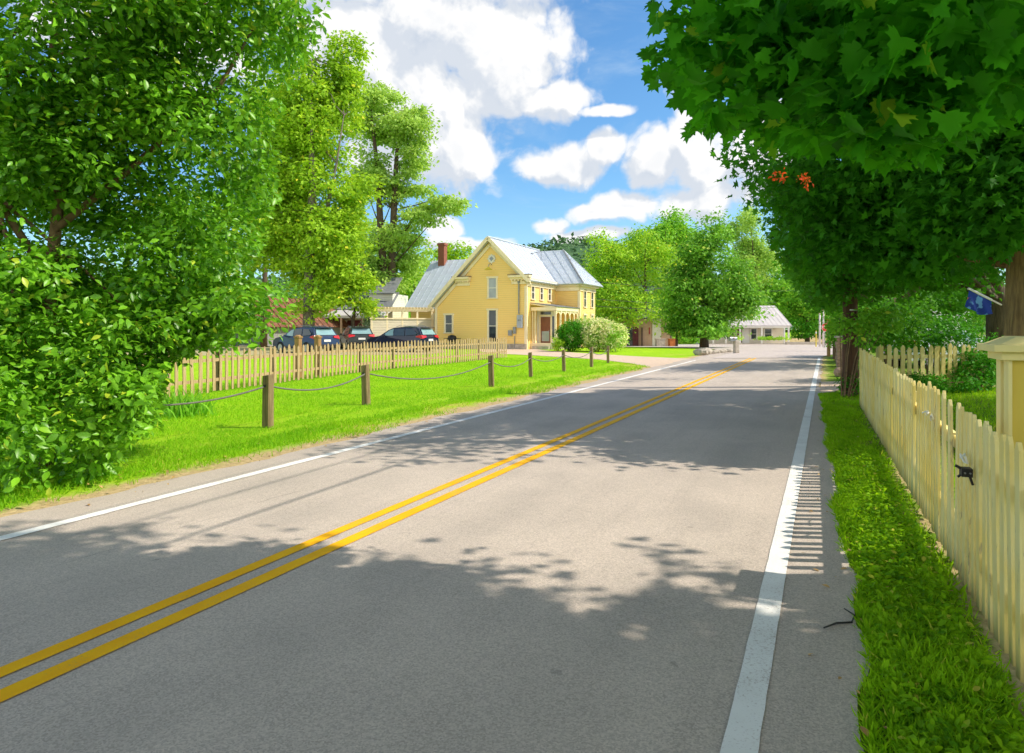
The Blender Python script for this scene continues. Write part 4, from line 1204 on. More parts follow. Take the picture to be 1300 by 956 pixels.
# ================================================================== FAR BUILDINGS
def far_house():
    y = 95.0; g = float(gz(0, y)); k = y / F
    X = lambda px: (px - 1001) * k
    x0 = (1001 - CX) * k
    t = thing('porch_cottage', 'low tan cottage with pale metal roof and white porch posts at the road end', 'cottage', (x0, y, g), 0)
    W = 12.0
    MB().prism([(-W, 1.6, 0), (-W, 1.6, 2.7), (-W, 4.6, 5.3), (-W, 7.6, 2.7), (-W, 7.6, 0)], (W, 0, 0)).build('wall', MT['siding_cream'], t)
    mb = MB()
    mb.slab([(-W - .3, -.35, 2.65), (.35, -.35, 2.65), (-.1, 4.6, 5.55), (-W + .1, 4.6, 5.55)], .14); mb.slab([(-W + .1, 4.6, 5.55), (-.1, 4.6, 5.55), (.35, 8, 2.65), (-W - .3, 8, 2.65)], .14)
    ribs(mb, (-W, -.35, 2.67), (.3, -.35, 2.67), (-W + .2, 4.6, 5.57), (-.15, 4.6, 5.57), .6)
    mb.build('roof', MT['roof_pale'], t)
    mb = MB(); mb.box((-W / 2, -.2, 2.46), (W + .3, .12, .28)); mb.build('eave_board', MT['trim_white'], t)
    for px in (905, 921, 939, 966.5, 995, 1000.5): MB().box((X(px), -.15, 1.2), (.2, .2, 2.4)).build('porch_post', MT['trim_white'], t)
    MB().box((-W / 2, .6, .08), (W, 2.0, .16)).build('porch_floor', MT['stone'], t)
    mb = MB(); mb.box((X(951.5), 1.55, 1.1), (1.0, .1, 2.0)); mb.prism([(X(951.5) + .5 * math.cos(a * math.pi / 8), 1.5, 2.1 + .45 * math.sin(a * math.pi / 8)) for a in range(9)], (0, .1, 0)); mb.build('door', MT['trim_white'], t)
    mb = MB(); mb.box((X(943.5), 1.55, 1.2), (.55, .1, 1.9)); mb.build('dark_door', MT['maroon'], t)
    for px, w in ((962, .8), (980.5, 1.0), (915, .9), (928, .8)): window(t, X(px), 1.6, .75, 2.15, w, trim='trim_white')
far_house()
def shop():
    y = 72.0; g = float(gz(0, y)); k = y / F
    x0 = (808 - CX) * k
    t = thing('small_shop', 'small tan shop with dark red doors under the trees', 'shop', (x0, y, g), R(-8))
    X = lambda px: (px - 808) * k
    MB().box((.6, 3, 1.5), (5.8, 5, 3.0)).build('wall', MT['tan_wall'], t)
    mb = MB(); mb.slab([(-2.8, .2, 3.0), (4.0, .2, 3.0), (4.0, 3, 4.5), (-2.8, 3, 4.5)], .1); mb.slab([(-2.8, 3, 4.5), (4.0, 3, 4.5), (4.0, 5.8, 3.0), (-2.8, 5.8, 3.0)], .1); mb.build('roof', MT['roof_grey'], t)
    for px, m_ in ((791, 'maroon'), (800, 'glass'), (807, 'maroon')): MB().box((X(px), .46, 1.05), (.62, .08, 2.0)).build('door', MT[m_], t)
    MB().box((X(815), .3, 1.0), (.18, .18, 2.0)).build('porch_post', MT['trim_dark'], t)
    mb = MB(); mb.box((X(824.5), .45, 1.65), (.10, .06, .7)); mb.build('banner', MT['red'], t)
    MB().box((X(833.5), .45, 1.5), (.9, .07, 2.9)).build('white_panel', MT['trim_white'], t)
shop()
for px, w, h, nm, lab, m_ in ((838, .9, .75, 'stone_planter', 'low grey stone planter in front of the small shop', 'stone'), (853, .62, .75, 'crate', 'orange wooden crate right of the stone planter under the trees', 'orange')):
    y = 69.5
    t = thing(nm, lab, 'planter' if m_ == 'stone' else 'crate', ((px - CX) / F * y, y, float(gz(0, y))), R(6))
    mb = MB(); mb.box((0, 0, h / 2), (w, .6, h)); mb.build('box', MT[m_], t, bevel=.03)
    mb = MB(); mb.box((0, 0, h + .02), (w + .08, .68, .06)); mb.build('rim', MT[m_], t)

# ================================================================== ROADSIDE THINGS
def utility_pole():
    x, y, _ = G(1079, 503)
    t = thing('utility_pole', 'brown wooden utility pole with vines at its foot by the picket fence end', 'pole', (x, y, 0), 0)
    MB().tube([(0, 0, -.1), (0.01, 0, 3), (0.03, 0, 8.2)], [.175, .155, .12], 16).build('shaft', MT['pole'], t, smooth=True)
    mb = MB(); mb.bar((-.75, .3, 7.55), (.75, -.3, 7.55), .10, .12); o = mb.build('crossarm', MT['pole'], t)
    for k in (-.65, -.25, .3, .65): MB().lathe([(.03, 0), (.05, .04), (.035, .08), (.05, .12), (.02, .16)], (k, -.4 * k, 7.61), 8).build('insulator', MT['steel'], o)
    MB().box((0, -.165, 2.05), (.17, .012, .03)).build('tag_plate', MT['sign_white'], t)
    return x, y
PX, PY = utility_pole()
def vine_foliage(name, label, cat, lobes, n, per, cr, leaf, tmpl, mat, stems=True, flowers=None, **kw):
    b = (lobes[0][0], lobes[0][1], float(gz(0, lobes[0][1])))
    t = thing(name, label, cat, b)
    o, c = foliage('foliage', lobes, n, per, cr, leaf, tmpl, mat, t, b, **kw)
    if stems and len(c):
        mb = MB()
        for q in c[rng.choice(len(c), min(8, len(c)), replace=False)]:
            q = Vector(q) - Vector(b)
            mb.tube([(q.x * .2, q.y * .2, 0), q * .5 + Vector((0, 0, .1)), q], [.02, .014, .006], 5)
        mb.build('stems', MT['twig'], t)
    if flowers:
        foliage('blossoms', [(l[0], l[1], l[2], l[3] * 1.05, l[4] * 1.05, l[5] * 1.05) for l in lobes], flowers[0], flowers[1], flowers[2], flowers[3], flowers[4], flowers[5], t, b, shell=0.85, flat=1.0)
    return t
vine_foliage('vine', 'dark ivy clump around the foot of the utility pole', 'vine', [(PX, PY - .1, .25, .26, .26, .3)], 60, 14, .12, .06, T_OVATE, LM['bush'])
vine_foliage('sapling', 'bright green sapling with feathery leaves growing around the utility pole', 'sapling', [(PX - .35, PY - .35, 1.70, .35, .3, .24), (PX + .65, PY - .2, 1.80, .55, .4, .32), (PX + .1, PY - .4, 1.35, .28, .25, .16)], 70, 16, .3, .13, T_OVATE, LM['mid'], flat=.25)
# wires along the road above the pole line
wl = ['overhead wire along the road, highest of the three', 'overhead wire along the road, middle of the three', 'thick overhead cable along the road, lowest of the three']
for k, (dt, z, r) in enumerate(((0.0, 6.95, .010), (-.35, 6.2, .012), (.25, 5.6, .018))):
    pts = []
    s0 = PX * ST + PY * CT
    for i in range(41):
        f = i / 40; s = s0 - (s0 + 26) * f
        x, y = ST2(s, .55 + dt * f)
        sag = .55 * 4 * f * (1 - f)
        pts.append((x, y, z + .35 - sag + .0 * f))
    tag(MB().tube(pts, r, 5).build('overhead_wire', MT['wire'], None, smooth=True), wl[k], 'wire', 'overhead wires along the road')
# cross-country wires beyond the yellow house
for k, (a, b, lab) in enumerate((((706, 352, 56), (1040, 368, 70), 'thin wire running from the yellow house eave to the far trees'), ((700, 374, 60), (985, 384, 80), 'upper thin wire before the far trees'), ((700, 384, 62), (985, 390, 82), 'lower thin wire before the far trees'))):
    A, B = Vector(P3(*a)), Vector(P3(*b))
    pts = [A.lerp(B, i / 16) - Vector((0, 0, .5 * 4 * (i / 16) * (1 - i / 16))) for i in range(17)]
    tag(MB().tube(pts, .022, 5).build('service_wire', MT['wire'], None), lab, 'wire')

# street lamp among the middle trees
x, y, z = P3(859, 367, 58.5)
t = thing('street_lamp', 'street lamp with a small grey head reaching out of the roadside maple', 'street lamp', (x, y, 0))
MB().tube([(0, 0, 0), (0, 0, 5.2)], [.11, .08], 10).build('pole', MT['pole'], t)
MB().tube([(0, 0, 4.7), (-1.4, -.1, 4.95), (-2.4, -.15, 4.85)], .03, 6).build('arm', MT['steel'], t)
MB().lathe([(.05, .06), (.14, .03), (.2, -.04), (.17, -.09)], (-2.6, -.15, 4.79), 10).build('lamp_head', MT['steel'], t)

# mailbox
x, y, z = G(932, 449)
t = thing('mailbox', 'white roadside mailbox post with a dark box beside the edging stones', 'mailbox', (x, y, z), R(20))
MB().box((0.15, 0, .42), (.30, .26, .84)).build('post', MT['stone'], t, bevel=.03)
mb = MB(); mb.prism([(-.35, -.12 , .78)] + [(-.35, .12 * math.cos(math.pi - a * math.pi / 8), .92 + .12 * math.sin(a * math.pi / 8)) for a in range(9)] + [(-.35, .12, .78)], (.5, 0, 0)); o = mb.build('box', MT['steel'], t)
MB().box((-.1, -.135, 1.0), (.03, .02, .16)).build('flag', MT['red'], o)

# edging stones
def rock(name, label, loc, sx, sy, sz, m, group=None):
    mb = MB()
    u, v = 10, 7
    vs = []
    ph = [random.uniform(0, 6) for _ in range(4)]
    for i in range(v):
        th = math.pi * (i + .001) / (v - 1 + .002)
        for j in range(u):
            a = 2 * math.pi * j / u
            r = 1 + .16 * math.sin(2 * a + ph[0]) + .10 * math.sin(3 * a + ph[1] + th * 2) + .06 * math.sin(5 * a + ph[2])
            vs.append((sx * r * math.sin(th) ** .7 * math.cos(a), sy * r * math.sin(th) ** .7 * math.sin(a), sz * .5 + sz * .55 * math.cos(th)))
    fs = [(i * u + j, i * u + (j + 1) % u, (i + 1) * u + (j + 1) % u, (i + 1) * u + j) for i in range(v - 1) for j in range(u)]
    fs += [tuple(range(u)), tuple((v - 1) * u + j for j in range(u - 1, -1, -1))]
    o = mb.add(vs, fs).build(name, m)
    o.location = loc; o.rotation_euler = (0, 0, random.uniform(0, 6))
    return tag(o, label, 'rock', group)
for i, (px, py, s) in enumerate(((890, 451, .42), (897, 449.5, .50), (904, 449.3, .26), (909, 448.6, .3), (914, 448.2, .28), (919, 447.8, .25), (924, 447.5, .27))):
    x, y, z = G(px, py)
    rock('edging_stone', ['largest pale edging stone at the drive mouth', 'second pale edging stone from the drive mouth'][i] if i < 2 else 'small pale edging stone in the row leading to the mailbox', (x, y, z - .05), s, s * .8, .42 if i < 2 else .28, MT['stone'], 'edging stones by the road')
x, y, z = G(1067, 478)
rock('boulder', 'tan boulder on the grass verge left of the utility pole', (x, y, z - .05), .26, .20, .34, MT['stone_brown'])

# stone gatepost, sign posts and white poles past the utility pole
x, y, z = G(1067.5, 466)
t = thing('stone_gatepost', 'brown stacked stone gatepost just left of the utility pole', 'gatepost', (x, y, z), R(-20))
mb = MB()
for k in range(8): mb.box((random.uniform(-.02, .02), random.uniform(-.02, .02), .075 + k * .15), (.36 + random.uniform(-.03, .03), .36, .14), random.uniform(-.1, .1))
mb.build('shaft', MT['stone_brown'], t, bevel=.015)
MB().box((0, 0, 1.24), (.46, .46, .08)).build('cap', MT['stone'], t, bevel=.015)
x, y, z = G(1059.5, 456)
t = thing('fence_post', 'dark slim post between the rusty sign post and the stone gatepost', 'post', (x, y, z)); MB().box((0, 0, .5), (.14, .14, 1.0)).build('shaft', MT['trim_dark'], t); mb = MB().box((0, 0, 1.02), (.18, .18, .05)); mb.build('cap', MT['trim_dark'], t)
x, y, z = G(1052, 452.5)
t = thing('sign_post', 'rusty brown wooden post with a yellow plate beside the stop sign', 'sign post', (x, y, z)); MB().box((0, 0, 1.05), (.14, .14, 2.1)).build('shaft', MT['wood_warm'], t); MB().box((.16, -.09, 1.85), (.16, .02, .3)).build('plate', MT['sign_yellow'], t)
# white poles at the junction
for px, top, lab in ((1040.7, 398, 'left of two slim white poles beside the stop sign'), (1045.2, 394, 'right of two slim white poles beside the stop sign')):
    yy = 62.0; g = float(gz(0, yy)); x = (px - CX) / F * yy; h = CAMH + (HY - top) / F * yy - g
    t = thing('white_pole', lab, 'pole', (x, yy, g), 0, 'white poles at the junction')
    MB().tube([(0, 0, 0), (0, 0, h)], [.085, .075], 10).build('shaft', MT['pole_white'], t, smooth=True)
    MB().lathe([(.06, 0), (.10, .05), (.0, .12)], (0, 0, h), 10).build('finial', MT['orange'], t)
yy = 56.0; g = float(gz(0, yy)); x = (1047.6 - CX) / F * yy
t = thing('stop_sign', 'red octagonal stop sign on a slim post at the junction', 'sign', (x, yy, g), R(18))
zc = CAMH + (HY - 415.5) / F * yy - g
MB().tube([(0, .04, 0), (0, .04, zc + .3)], .03, 6).build('post', MT['steel'], t)
oc = [(.38 * math.cos(math.pi / 8 + k * math.pi / 4), .38 * math.sin(math.pi / 8 + k * math.pi / 4)) for k in range(8)]
MB().prism([(a, 0, zc + b) for a, b in oc], (0, .012, 0)).build('plate_border', MT['sign_white'], t)
f = MB().prism([(a * .94, -.004, zc + b * .94) for a, b in oc], (0, .003, 0)).build('plate', MT['sign_red'], t)
def text(body, size, loc, rot, m, parent, name='lettering'):
    cu = bpy.data.curves.new(name, 'FONT'); cu.body = body; cu.size = size; cu.align_x = 'CENTER'; cu.align_y = 'CENTER'; cu.extrude = .001
    tmp = bpy.data.objects.new(name, cu); C.objects.link(tmp)
    me = bpy.data.meshes.new_from_object(tmp.evaluated_get(bpy.context.evaluated_depsgraph_get()))
    bpy.data.objects.remove(tmp); me.materials.clear(); me.materials.append(m)
    o = bpy.data.objects.new(name, me); C.objects.link(o)
    o.location = loc; o.rotation_euler = rot; o.parent = parent
    return o
text('STOP', .27, (0, -.006, zc), (R(90), 0, 0), MT['sign_white'], t)
yy = 60.0; g = float(gz(0, yy)); x = (1036 - CX) / F * yy
t = thing('yellow_marker', 'slim yellow marker post at the junction left of the white poles', 'marker post', (x, yy, g)); MB().tube([(0, 0, 0), (0, 0, 1.45)], .05, 8).build('shaft', MT['sign_yellow'], t); MB().tube([(0, 0, 1.2), (0, 0, 1.35)], .055, 8).build('band', MT['sign_white'], t)

# low kerb wall right of the cottage
x, y, z = P3(1018, 437, 93); g = float(gz(0, 93))
t = tag(MB().box((x, 93, g + .2), (4.4, .4, .4)).build('low_wall', MT['stone'], None, bevel=.03), 'low pale stone kerb wall right of the cottage', 'wall')

# ================================================================== SHRUBS
vine_foliage('round_bush', 'clipped round dark green bush before the yellow house porch', 'bush', [lp(726, 426, 46, 19, 18, 1.05)], 420, 26, .22, .10, T_DIAMOND, LM['bush'], shell=.55, flat=1)
vine_foliage('flowering_shrub', 'big cream flowering hydrangea right of the round green bush', 'shrub', [lp(758, 424, 45.6, 20, 18, 1.1), lp(777, 426, 45.2, 17, 16, 1.0), lp(742, 418, 46.5, 16, 13, .8)], 420, 22, .26, .13, T_DIAMOND, LM['hydr'], flowers=(300, 26, .17, .15, T_DIAMOND, LM['flower']), shell=.5, flat=1)
vine_foliage('low_shrub', 'small yellow green shrub left of the round dark bush', 'shrub', [lp(708, 436, 45.2, 6, 8, .4)], 60, 20, .16, .12, T_DIAMOND, LM['bright'])
for px, w, lab in ((905, 9, 'low clipped shrub left of the mailbox'), (936, 8, 'low clipped shrub right of the mailbox'), (968, 8, 'bright low shrub under the cottage window'), (978, 6, 'round low shrub between cottage post and window'), (993, 9, 'yellow green low shrub at the right cottage corner'), (868, 7, 'low shrub beside the orange crate'), (878, 7, 'low shrub left of the maple trunk')):
    vine_foliage('hedge_shrub', lab, 'shrub', [lp(px, 434, 88 if px > 890 else 70, w * 1.3, 6.5, .9)], 70, 24, .3, .24, T_DIAMOND, LM['bright'] if px > 930 else LM['mid'], stems=False, shell=.5)
for px, lab in ((60, 'dense shrub behind the big left tree, far left'), (140, 'dense shrub behind the big left tree, in the middle'), (225, 'dense shrub beside the old shed wall')):
    vine_foliage('yard_shrub', lab, 'shrub', [lp(px, 415, 52, 52, 34, 2.5), lp(px + 20, 380, 54, 44, 40, 2.5)], 420, 22, .6, .28, T_DIAMOND, LM['mid'], stems=False)
k = 420
s_ = 1.5 + 22 * rng.random(k) ** 1.5
side = rng.random(k) < .55
t_ = np.where(side, rng.uniform(-.15, .75, k), rng.uniform(-7.2, -6.1, k))
P_ = np.stack([s_ * ST + t_ * CT, s_ * CT - t_ * ST, np.where((t_ < .1) & (t_ > -6.35), .03, .05)], -1)
V, T = leaf_arrays(P_, np.array([0, 0, 1.0]) + .25 * rng.normal(size=(k, 3)), rng.normal(size=(k, 3)), rng.uniform(.02, .06, k), T_OVATE)
tag(mesh_np('fallen_leaves', V, T, leaf_mat('dead_leaf', (.20, .10, .03), (.45, .30, .10), None, .1)), kind='stuff')
# iris-like strap leaves by the big left tree
x, y, z = G(228, 528)
t = thing('lily_clump', 'clump of drooping strap leaved lilies beside the big left tree', 'plant', (x, y, 0))
k = 150
Pp = np.stack([rng.normal(0, .28, k), rng.normal(0, .22, k), np.zeros(k)], -1)
V, T = leaf_arrays(Pp, rng.normal(size=(k, 3)) * np.array([1, 1, .2]), np.array([0, 0, 1.0]) + .5 * rng.normal(size=(k, 3)) * np.array([1, 1, .1]), rng.uniform(.3, .55, k), (T_BLADE[0] * np.array([.7, 1, 1.3]), T_BLADE[1]))
mesh_np('leaves', V, T, LM['mid'], t)
vine_foliage('bank_shrub', 'dark undergrowth between the cottage and the white poles', 'shrub', [lp(1012, 420, 101, 14, 18, 1.5), lp(1028, 424, 100, 12, 16, 1.5), lp(1060, 420, 98, 26, 22, 2)], 220, 22, .6, .35, T_DIAMOND, LM['bush'])
vine_foliage('verge_shrub', 'feathery green shrub between the rusty sign post and the stone gatepost', 'shrub', [lp(1060, 424, 33, 8, 20, .45), lp(1066, 410, 33.5, 9, 14, .45)], 90, 20, .22, .14, T_DIAMOND, LM['mid'])
vine_foliage('bank_shrub', 'broad green bush behind the stone gatepost and utility pole', 'shrub', [lp(1085, 410, 36, 26, 34, 1.4), lp(1110, 395, 37, 30, 40, 1.4)], 240, 22, .5, .2, T_DIAMOND, LM['maple_road'])
# yard shrubs at right
vine_foliage('yard_shrub', 'dark shrub climbing over the right end of the yard fence', 'shrub', [lp(1235, 470, 17.6, 36, 24, .6), lp(1262, 450, 17.9, 20, 28, .5)], 160, 20, .25, .10, T_OVATE, LM['bush'])
vine_foliage('yard_shrub', 'leafy green shrub behind the left end of the yard fence', 'shrub', [lp(1130, 415, 20.5, 40, 40, 1.0), lp(1100, 420, 20, 25, 30, .8)], 160, 22, .35, .13, T_OVATE, LM['maple_road'])
vine_foliage('white_shrub', 'white flowering shrub behind the middle of the yard fence', 'shrub', [lp(1178, 425, 20.8, 40, 26, .9), lp(1215, 425, 21, 30, 26, .8)], 170, 22, .3, .12, T_OVATE, LM['bush'], flowers=(45, 14, .16, .07, T_OVATE, LM['white_flower']))
vine_foliage('yard_shrub', 'tall bright bush behind the blue flag in the yard', 'shrub', [lp(1235, 380, 30, 45, 30, 1.5), lp(1170, 385, 31, 50, 35, 1.5), lp(1110, 390, 32, 45, 40, 1.5)], 300, 26, .5, .2, T_OVATE, LM['maple_road'])
vine_foliage('low_plant', 'low dark plants along the shaded foot of the yard fence', 'plant', [lp(1150, 484, 17.0, 60, 9, .4), lp(1200, 488, 16.8, 50, 9, .4)], 120, 18, .18, .09, T_OVATE, LM['bush'])

# ================================================================== TREES
OPEN_R = [(500, -400), (770, -60), (805, -6), (845, 36), (828, 62), (832, 112), (866, 128), (880, 146), (884, 238), (955, 266), (985, 322), (1000, 350), (1037, 398), (1066, 405), (1066, 560), (500, 560)]
OPEN_L = [(430, -300), (418, 4), (398, 60), (374, 112), (346, 172), (352, 250), (322, 330), (330, 352), (372, 378), (372, 428), (300, 452), (262, 446), (208, 470), (200, 545), (160, 566), (148, 600), (95, 614), (0, 628), (-40, 760), (800, 760), (800, -300)]

# big broad-leaved tree at the left edge
tree('broadleaf_tree', 'big broad leaved tree at the left edge with branches down to the lawn', (-5.5, 8.1, 0),
     [[(0, 0, 0, .10), (.05, 0, 1.0, .09), (.02, 0, 2.2, .075), (.10, .05, 3.2, .06), (-.05, .1, 4.6, .045), (.1, .2, 7.0, .02)], [(0.02, 0, 2.2, .05), (-.5, -.2, 3.2, .04), (-1.0, -.3, 4.2, .02)], [(0.08, 0, 2.8, .045), (.9, .2, 3.6, .04), (1.9, .3, 4.6, .025), (2.3, .4, 5.4, .012)]],
     [lp(60, 60, 8.0, 200, 170, 1.9), lp(250, 60, 8.6, 150, 120, 1.6), lp(350, 30, 9.2, 80, 80, 1.0), lp(280, 220, 8.9, 90, 130, 1.3), lp(200, 330, 8.6, 110, 100, 1.3),
      lp(300, 395, 8.8, 80, 45, .9, 2.0), lp(60, 470, 7.4, 140, 90, 1.3, 1.3), lp(60, 560, 7.0, 110, 60, .9, 1.5), lp(150, 500, 7.6, 70, 70, .9, 1.4), lp(226, 420, 8.4, 50, 40, .6, 9), lp(180, 500, 7.9, 46, 52, .6, 7), lp(120, 570, 7.3, 52, 44, .6, 3), lp(-60, 300, 8.0, 170, 240, 1.7), lp(60, -160, 8.5, 300, 150, 2.3, .6), lp(90, 330, 9.3, 120, 150, 1.0), lp(120, 180, 8.6, 160, 120, 1.4, 1.2), lp(40, 400, 7.8, 140, 100, 1.2, 1.2)],
     3700, 20, .25, .11, T_OVATE, LM['near_left'], MT['twig'], keep=[OPEN_L], nlimb=18, shell=.2, jit=7, fill=.30)

# overhanging maple above the near road (trunk behind the fence, right of the view)
near_lobes = [(5.2, 3.0, 5.8, 2.6, 1.8, 2.0, 2.0), (8.0, 3.4, 7.0, 2.6, 2.0, 2.2, 2.0), (5.5, 2.6, 8.5, 3.6, 2.2, 1.6, 1.4), (2.6, 0.6, 6.6, 5.0, 3.6, 2.6, .9), (4.5, -1.0, 7.5, 5.0, 4.0, 3.2, .7), (0.2, 2.6, 6.0, 3.6, 2.2, 1.7, 1.2), (3.0, 3.2, 5.2, 3.2, 1.6, 1.3, 1.4)]
bough = [lp(895, 40, 4.2, 70, 80, .5, 9), lp(1000, 90, 3.9, 110, 100, .5, 14), lp(1110, 120, 3.4, 130, 120, .5, 18), lp(1240, 70, 3.6, 130, 130, .5, 16), lp(1150, 20, 4.1, 160, 100, .4, 14), lp(1020, 0, 4.2, 150, 60, .4, 14), lp(960, 130, 4.2, 80, 60, .3, 12)]
tree('overhanging_maple', 'nearest maple whose large lobed leaves hang across the upper right corner', (4.1, -0.7, 0),
     [(0, 0, 0, .32), (0, .05, 1.5, .27), (-.1, .2, 3.2, .22), (-.3, .5, 5.0, .15), (-.5, .7, 8.0, .05)], near_lobes + bough,
     4400, 18, .36, .112, T_MAPLE, LM['maple_near'], MT['twig'], keep=[OPEN_R, [(870, 165), (940, 170), (1000, 182), (1060, 182), (1130, 212), (1210, 185), (1320, 160), (1500, 160), (1500, 900), (870, 900)]], lit=True, nlimb=40, shell=.1, zmin=2.2, jit=8, fill=.4, droop=.9, flat=.6)

# yard maple with the thick trunk
bx, by = 6.86, 8.9
tree('yard_maple', 'maple with a thick tan trunk behind the yellow pillar', (bx, by, 0),
     [(0, 0, -.1, .52), (-.02, 0, .5, .42), (0, 0, 1.4, .38), (.02, .02, 2.4, .36), (.05, .1, 3.6, .30), (0, .2, 5.5, .2), (.1, .3, 8.5, .07)],
     [(6.2, 11.5, 6.6, 4.6, 3.4, 3.6, 1.0), (11.5, 11.5, 7.0, 4.5, 4.2, 3.6, 1.2), (15.0, 14.5, 7.5, 4, 4, 3.2, 1.0), (4.0, 10.8, 7.5, 3.4, 2.6, 2.6, 1.0), (8.5, 11.0, 4.2, 4.0, 3.0, 1.6, 1.6), lp(1120, 290, 11.5, 110, 75, 1.6, 7), lp(1230, 260, 10.5, 100, 110, 1.5, 7), lp(1180, 200, 12, 170, 110, 1.8, 5), lp(1080, 300, 13, 70, 70, 1.4, 6), lp(1290, 235, 8.35, 55, 85, .35, 60), lp(1230, 270, 9.0, 60, 70, .5, 20), lp(1310, 140, 8.5, 60, 80, .5, 20)],
     3300, 22, .48, .15, T_STAR, LM['maple_yard'], MT['bark_yard'], keep=[OPEN_R, [(1058, 343), (1098, 343), (1098, 540), (1058, 540)], [(1090, 366), (1180, 358), (1262, 348), (1275, 560), (1090, 560)], [(1268, 330), (1290, 318), (1500, 318), (1500, 600), (1268, 600)]], lit=True, nlimb=6, shell=.3, zmin=2.0, jit=6, fill=.4)

# roadside maples beyond the pole
tree('roadside_maple', 'dark spreading maple behind the utility pole over the road', (13.35, 18.7, 0),
     [(0, 0, -.1, .33), (-.05, 0, 2.4, .28), (-1.0, -.4, 4.0, .22), (-2.2, -.8, 7, .12), (-2.6, -1, 10, .05)],
     [(8.0, 16.6, 7.0, 4.6, 3.6, 4.0, 1.0), (5.6, 16.0, 6.6, 2.4, 2.4, 2.2, 1.3), (10.5, 17.0, 6.5, 4.0, 3.0, 3.6), lp(960, 200, 15.5, 80, 80, 1.6, 5), lp(1040, 290, 16.2, 60, 95, 1.4, 6), lp(1130, 320, 17, 80, 60, 1.5, 6), lp(920, 190, 16.5, 45, 60, 1.2, 9), lp(960, 110, 16.5, 80, 60, 1.4, 6), lp(1220, 330, 18, 80, 60, 1.5, 5)],
     3000, 24, .50, .15, T_STAR, LM['maple_road'], MT['bark'], keep=[OPEN_R], lit=True, nlimb=14, shell=.3, zmin=2.1, jit=5, fill=.35)
tree('roadside_maple', 'farther roadside maple hanging above the white poles', (15.8, 28.5, 0),
     [(0, 0, -.1, .3), (0, 0, 2.5, .25), (-.2, .1, 5, .18), (-.3, .2, 10, .05)],
     [(13.5, 27.0, 8.0, 4.6, 4.5, 4.6), (11.0, 26.5, 8.5, 3.0, 3.4, 2.6), (15.0, 29, 6.5, 4.5, 4.0, 4.2), lp(1040, 345, 27, 36, 50, 1.6, 3), lp(1005, 290, 27, 35, 45, 1.6, 2), lp(1075, 330, 27, 36, 60, 1.6, 2)],
     1150, 22, .75, .22, T_STAR, LM['maple_road'], MT['bark'], keep=[[(500, -400), (840, -60), (890, 240), (962, 270), (975, 330), (1000, 352), (1028, 396), (1062, 402), (1062, 560), (500, 560)]], lit=True, nlimb=20, shell=.3, zmin=2.1, jit=4)
tree('roadside_tree', 'leafy tree beyond the right verge half hidden by the nearer maples', (24, 45, 0),
     [(0, 0, -.1, .3), (0, 0, 3, .25), (-.2, .1, 6, .18), (-.3, .2, 11, .05)],
     [(20.5, 43.0, 7.0, 5, 5, 4.2), (24.0, 45.0, 6.5, 5, 5, 4.5), (18.0, 41.5, 8.5, 3, 3.4, 2.4)], 800, 22, .9, .3, T_DIAMOND, LM['mid'], MT['bark'], keep=[[(500, -400), (900, -60), (900, 240), (985, 300), (1000, 352), (1030, 398), (1062, 402), (1062, 560), (500, 560)]], lit=True, nlimb=12, zmin=2.2, jit=4)
# red seedling leaves hanging among the maples
for i, (px, py) in enumerate(((1021, 229), (988, 219))):
    vine_foliage('leaf_spray', ['larger spray of red leaves among the dark maple foliage', 'smaller spray of red leaves left of the larger one'][i], 'red leaves', [lp(px, py + 2, 7.9, 7 if i == 0 else 5, 10 if i == 0 else 6, .06)], 8 if i == 0 else 5, 7, .05, .045, T_OVATE, LM['red_leaf'], stems=False)

# left middle trees
tree('slender_tree', 'tall slender lime green tree with pale trunk behind the brown fence', (P3(392, 0, 49)[0], 49, 0),
     [[(0, 0, -.1, .46), (0, 0, 3, .40), (.1, 0, 7, .34), (.25, .1, 12, .25), (.1, .1, 16, .14), (.2, .1, 21, .04)], [(.1, 0, 7.0, .18), (1.2, .3, 10, .15), (1.9, .4, 13.5, .08), (2.4, .5, 17, .03)]],
     [lp(380, 180, 50.4, 58, 90, 3.2), lp(430, 120, 51.4, 38, 60, 2.4, 1.3), lp(440, 85, 51.4, 26, 36, 2), lp(370, 300, 49.9, 50, 70, 3), lp(420, 320, 49.4, 46, 70, 3, 1.2), lp(440, 260, 50.4, 36, 60, 2.5), lp(340, 250, 51.4, 40, 100, 3), lp(398, 385, 48.9, 42, 26, 2, .7), lp(385, 120, 50.4, 40, 60, 3)],
     1900, 22, .60, .32, T_DIAMOND, LM['lime'], MT['bark_grey'], nlimb=24, shell=.45, jit=3, fill=.5)
